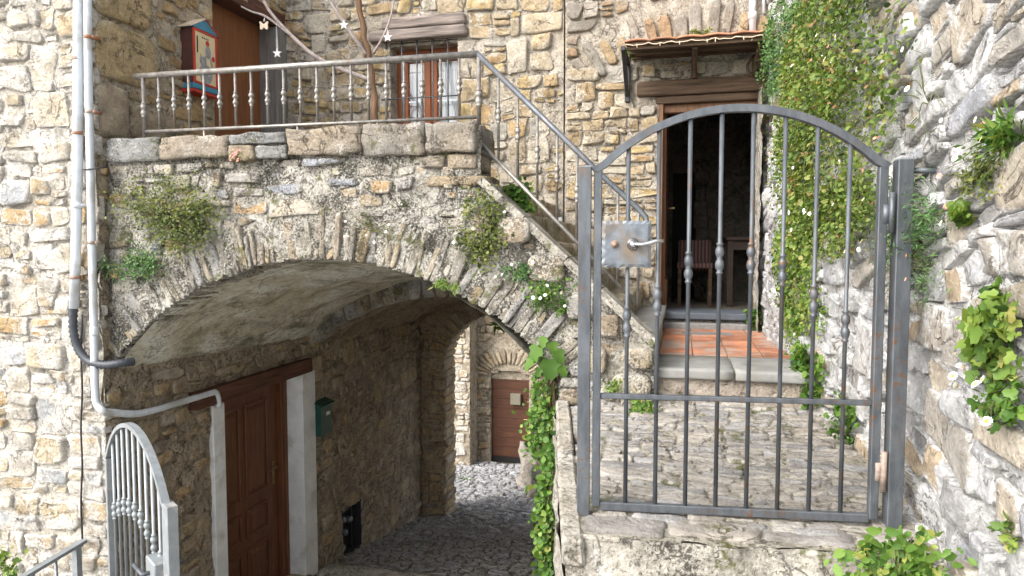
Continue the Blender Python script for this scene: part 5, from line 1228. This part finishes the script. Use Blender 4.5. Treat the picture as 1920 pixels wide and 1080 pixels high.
c = atV(1203, 772, 4.10); plant('green plant at the foot of the stair wall left of the ramp', 'plant', c, XA, ZA, NF, .12, .09, .1, 420, .024, 'oval', M['lf_bright'], 29, clumps=14, wisp=8)
c = atV(1150, 722, 4.13); plant('small yellow-green weed low on the stair wall', 'plant', c, XA, ZA, NF, .05, .04, .04, 120, .014, 'round', M['lf_lime'], 30, clumps=6)
c = atD(1692, 1045, 2.28); plant('bright leafy bramble at the foot of the hinge post', 'plant', c, XA, ZA, Vector((-.5, -1, .2)), .145, .1, .12, 420, .034, 'oval', M['lf_bright'], 31, clumps=26, stems=26, tintb=.15, root=c - ZA * .12)
rwp('wispy blue-green fleabane straggling around the hinge post', 1728, 440, 40, 95, .13, 2600, .019, 'lance', 'lf_blue', 32, clumps=26, wisp=60, flowers=6, pink=5, spread=.35, name='fleabane')
rwp('compact yellow-green rosette on the right wall', 1828, 402, 26, 18, .05, 200, .024, 'round', 'lf_lime', 33, clumps=8, flowers=2, pink=2)
rwp('long-leaved green tuft at the right edge of the wall', 1900, 250, 26, 24, .07, 150, .05, 'lance', 'lf_bright', 34, clumps=7, wisp=14, flowers=2, pink=2)
rwp('bright ivy-like creeper with lobed leaves at the right edge', 1885, 625, 36, 62, .08, 260, .036, 'ivy', 'lf_lime', 35, clumps=20, flowers=2, spread=.35, stem_mat='stem_br', name='creeper')
rwp('sparse daisies with pale leaves below the bright creeper', 1888, 755, 30, 48, .05, 150, .022, 'ivy', 'lf_bright', 36, clumps=10, flowers=6, wisp=10, fl_scale=1.4, name='daisy_plant')
rwp('grey-green mossy weed patch right of the gate hinge', 1850, 325, 36, 40, .04, 700, .013, 'oval', 'lf_olive', 37, clumps=14, wisp=8, pink=3, flowers=3)
rwp('tiny daisy sprigs scattered on the upper right stones', 1740, 180, 60, 90, .03, 70, .012, 'lance', 'lf_bright', 38, clumps=10, wisp=14, flowers=6, pink=3, name='fleabane')
rwp('little sprig of leaves at the lower right corner', 1905, 1005, 14, 20, .05, 40, .026, 'oval', 'lf_lime', 39, clumps=5)
# alley and others
c = atZ(868, 902, floor_z(13.5)); plant('small weed at the base of the far buttress', 'plant', c, XA, ZA, NF, .18, .12, .15, 260, .05, 'oval', M['lf_bright'], 41, clumps=10)
c = atU(632, 1072, UL + .08); plant('dark weed at the foot of the passage wall', 'plant', c, YA, ZA, XA, .12, .06, .1, 160, .04, 'oval', M['lf_bright'], 42, clumps=8)
c = atD(12, 1062, 4.6); plant('weed by the handrail in the lower left corner', 'plant', c, XA, ZA, NF, .16, .12, .1, 260, .036, 'oval', M['lf_lime'], 43, clumps=12)
c = atV(1184, 98, yb - .3); plant('tiny fern on the left bracket of the canopy', 'plant', c, XA, ZA, NF, .03, .06, .04, 120, .02, 'round', M['lf_bright'], 44, clumps=5)
c = atV(1318, 62, yb - .3); plant('grey-green tuft growing on the canopy tiles', 'plant', c, XA, ZA, NF, .09, .03, .06, 220, .018, 'oval', M['lf_olive'], 45, clumps=8)
c = atV(950, 602, 10.38); plant('dry grass tuft on the crown of the far arch', 'plant', c, XA, ZA, NF, .28, .08, .12, 140, .12, 'lance', M['lf_lime'], 46, clumps=8)
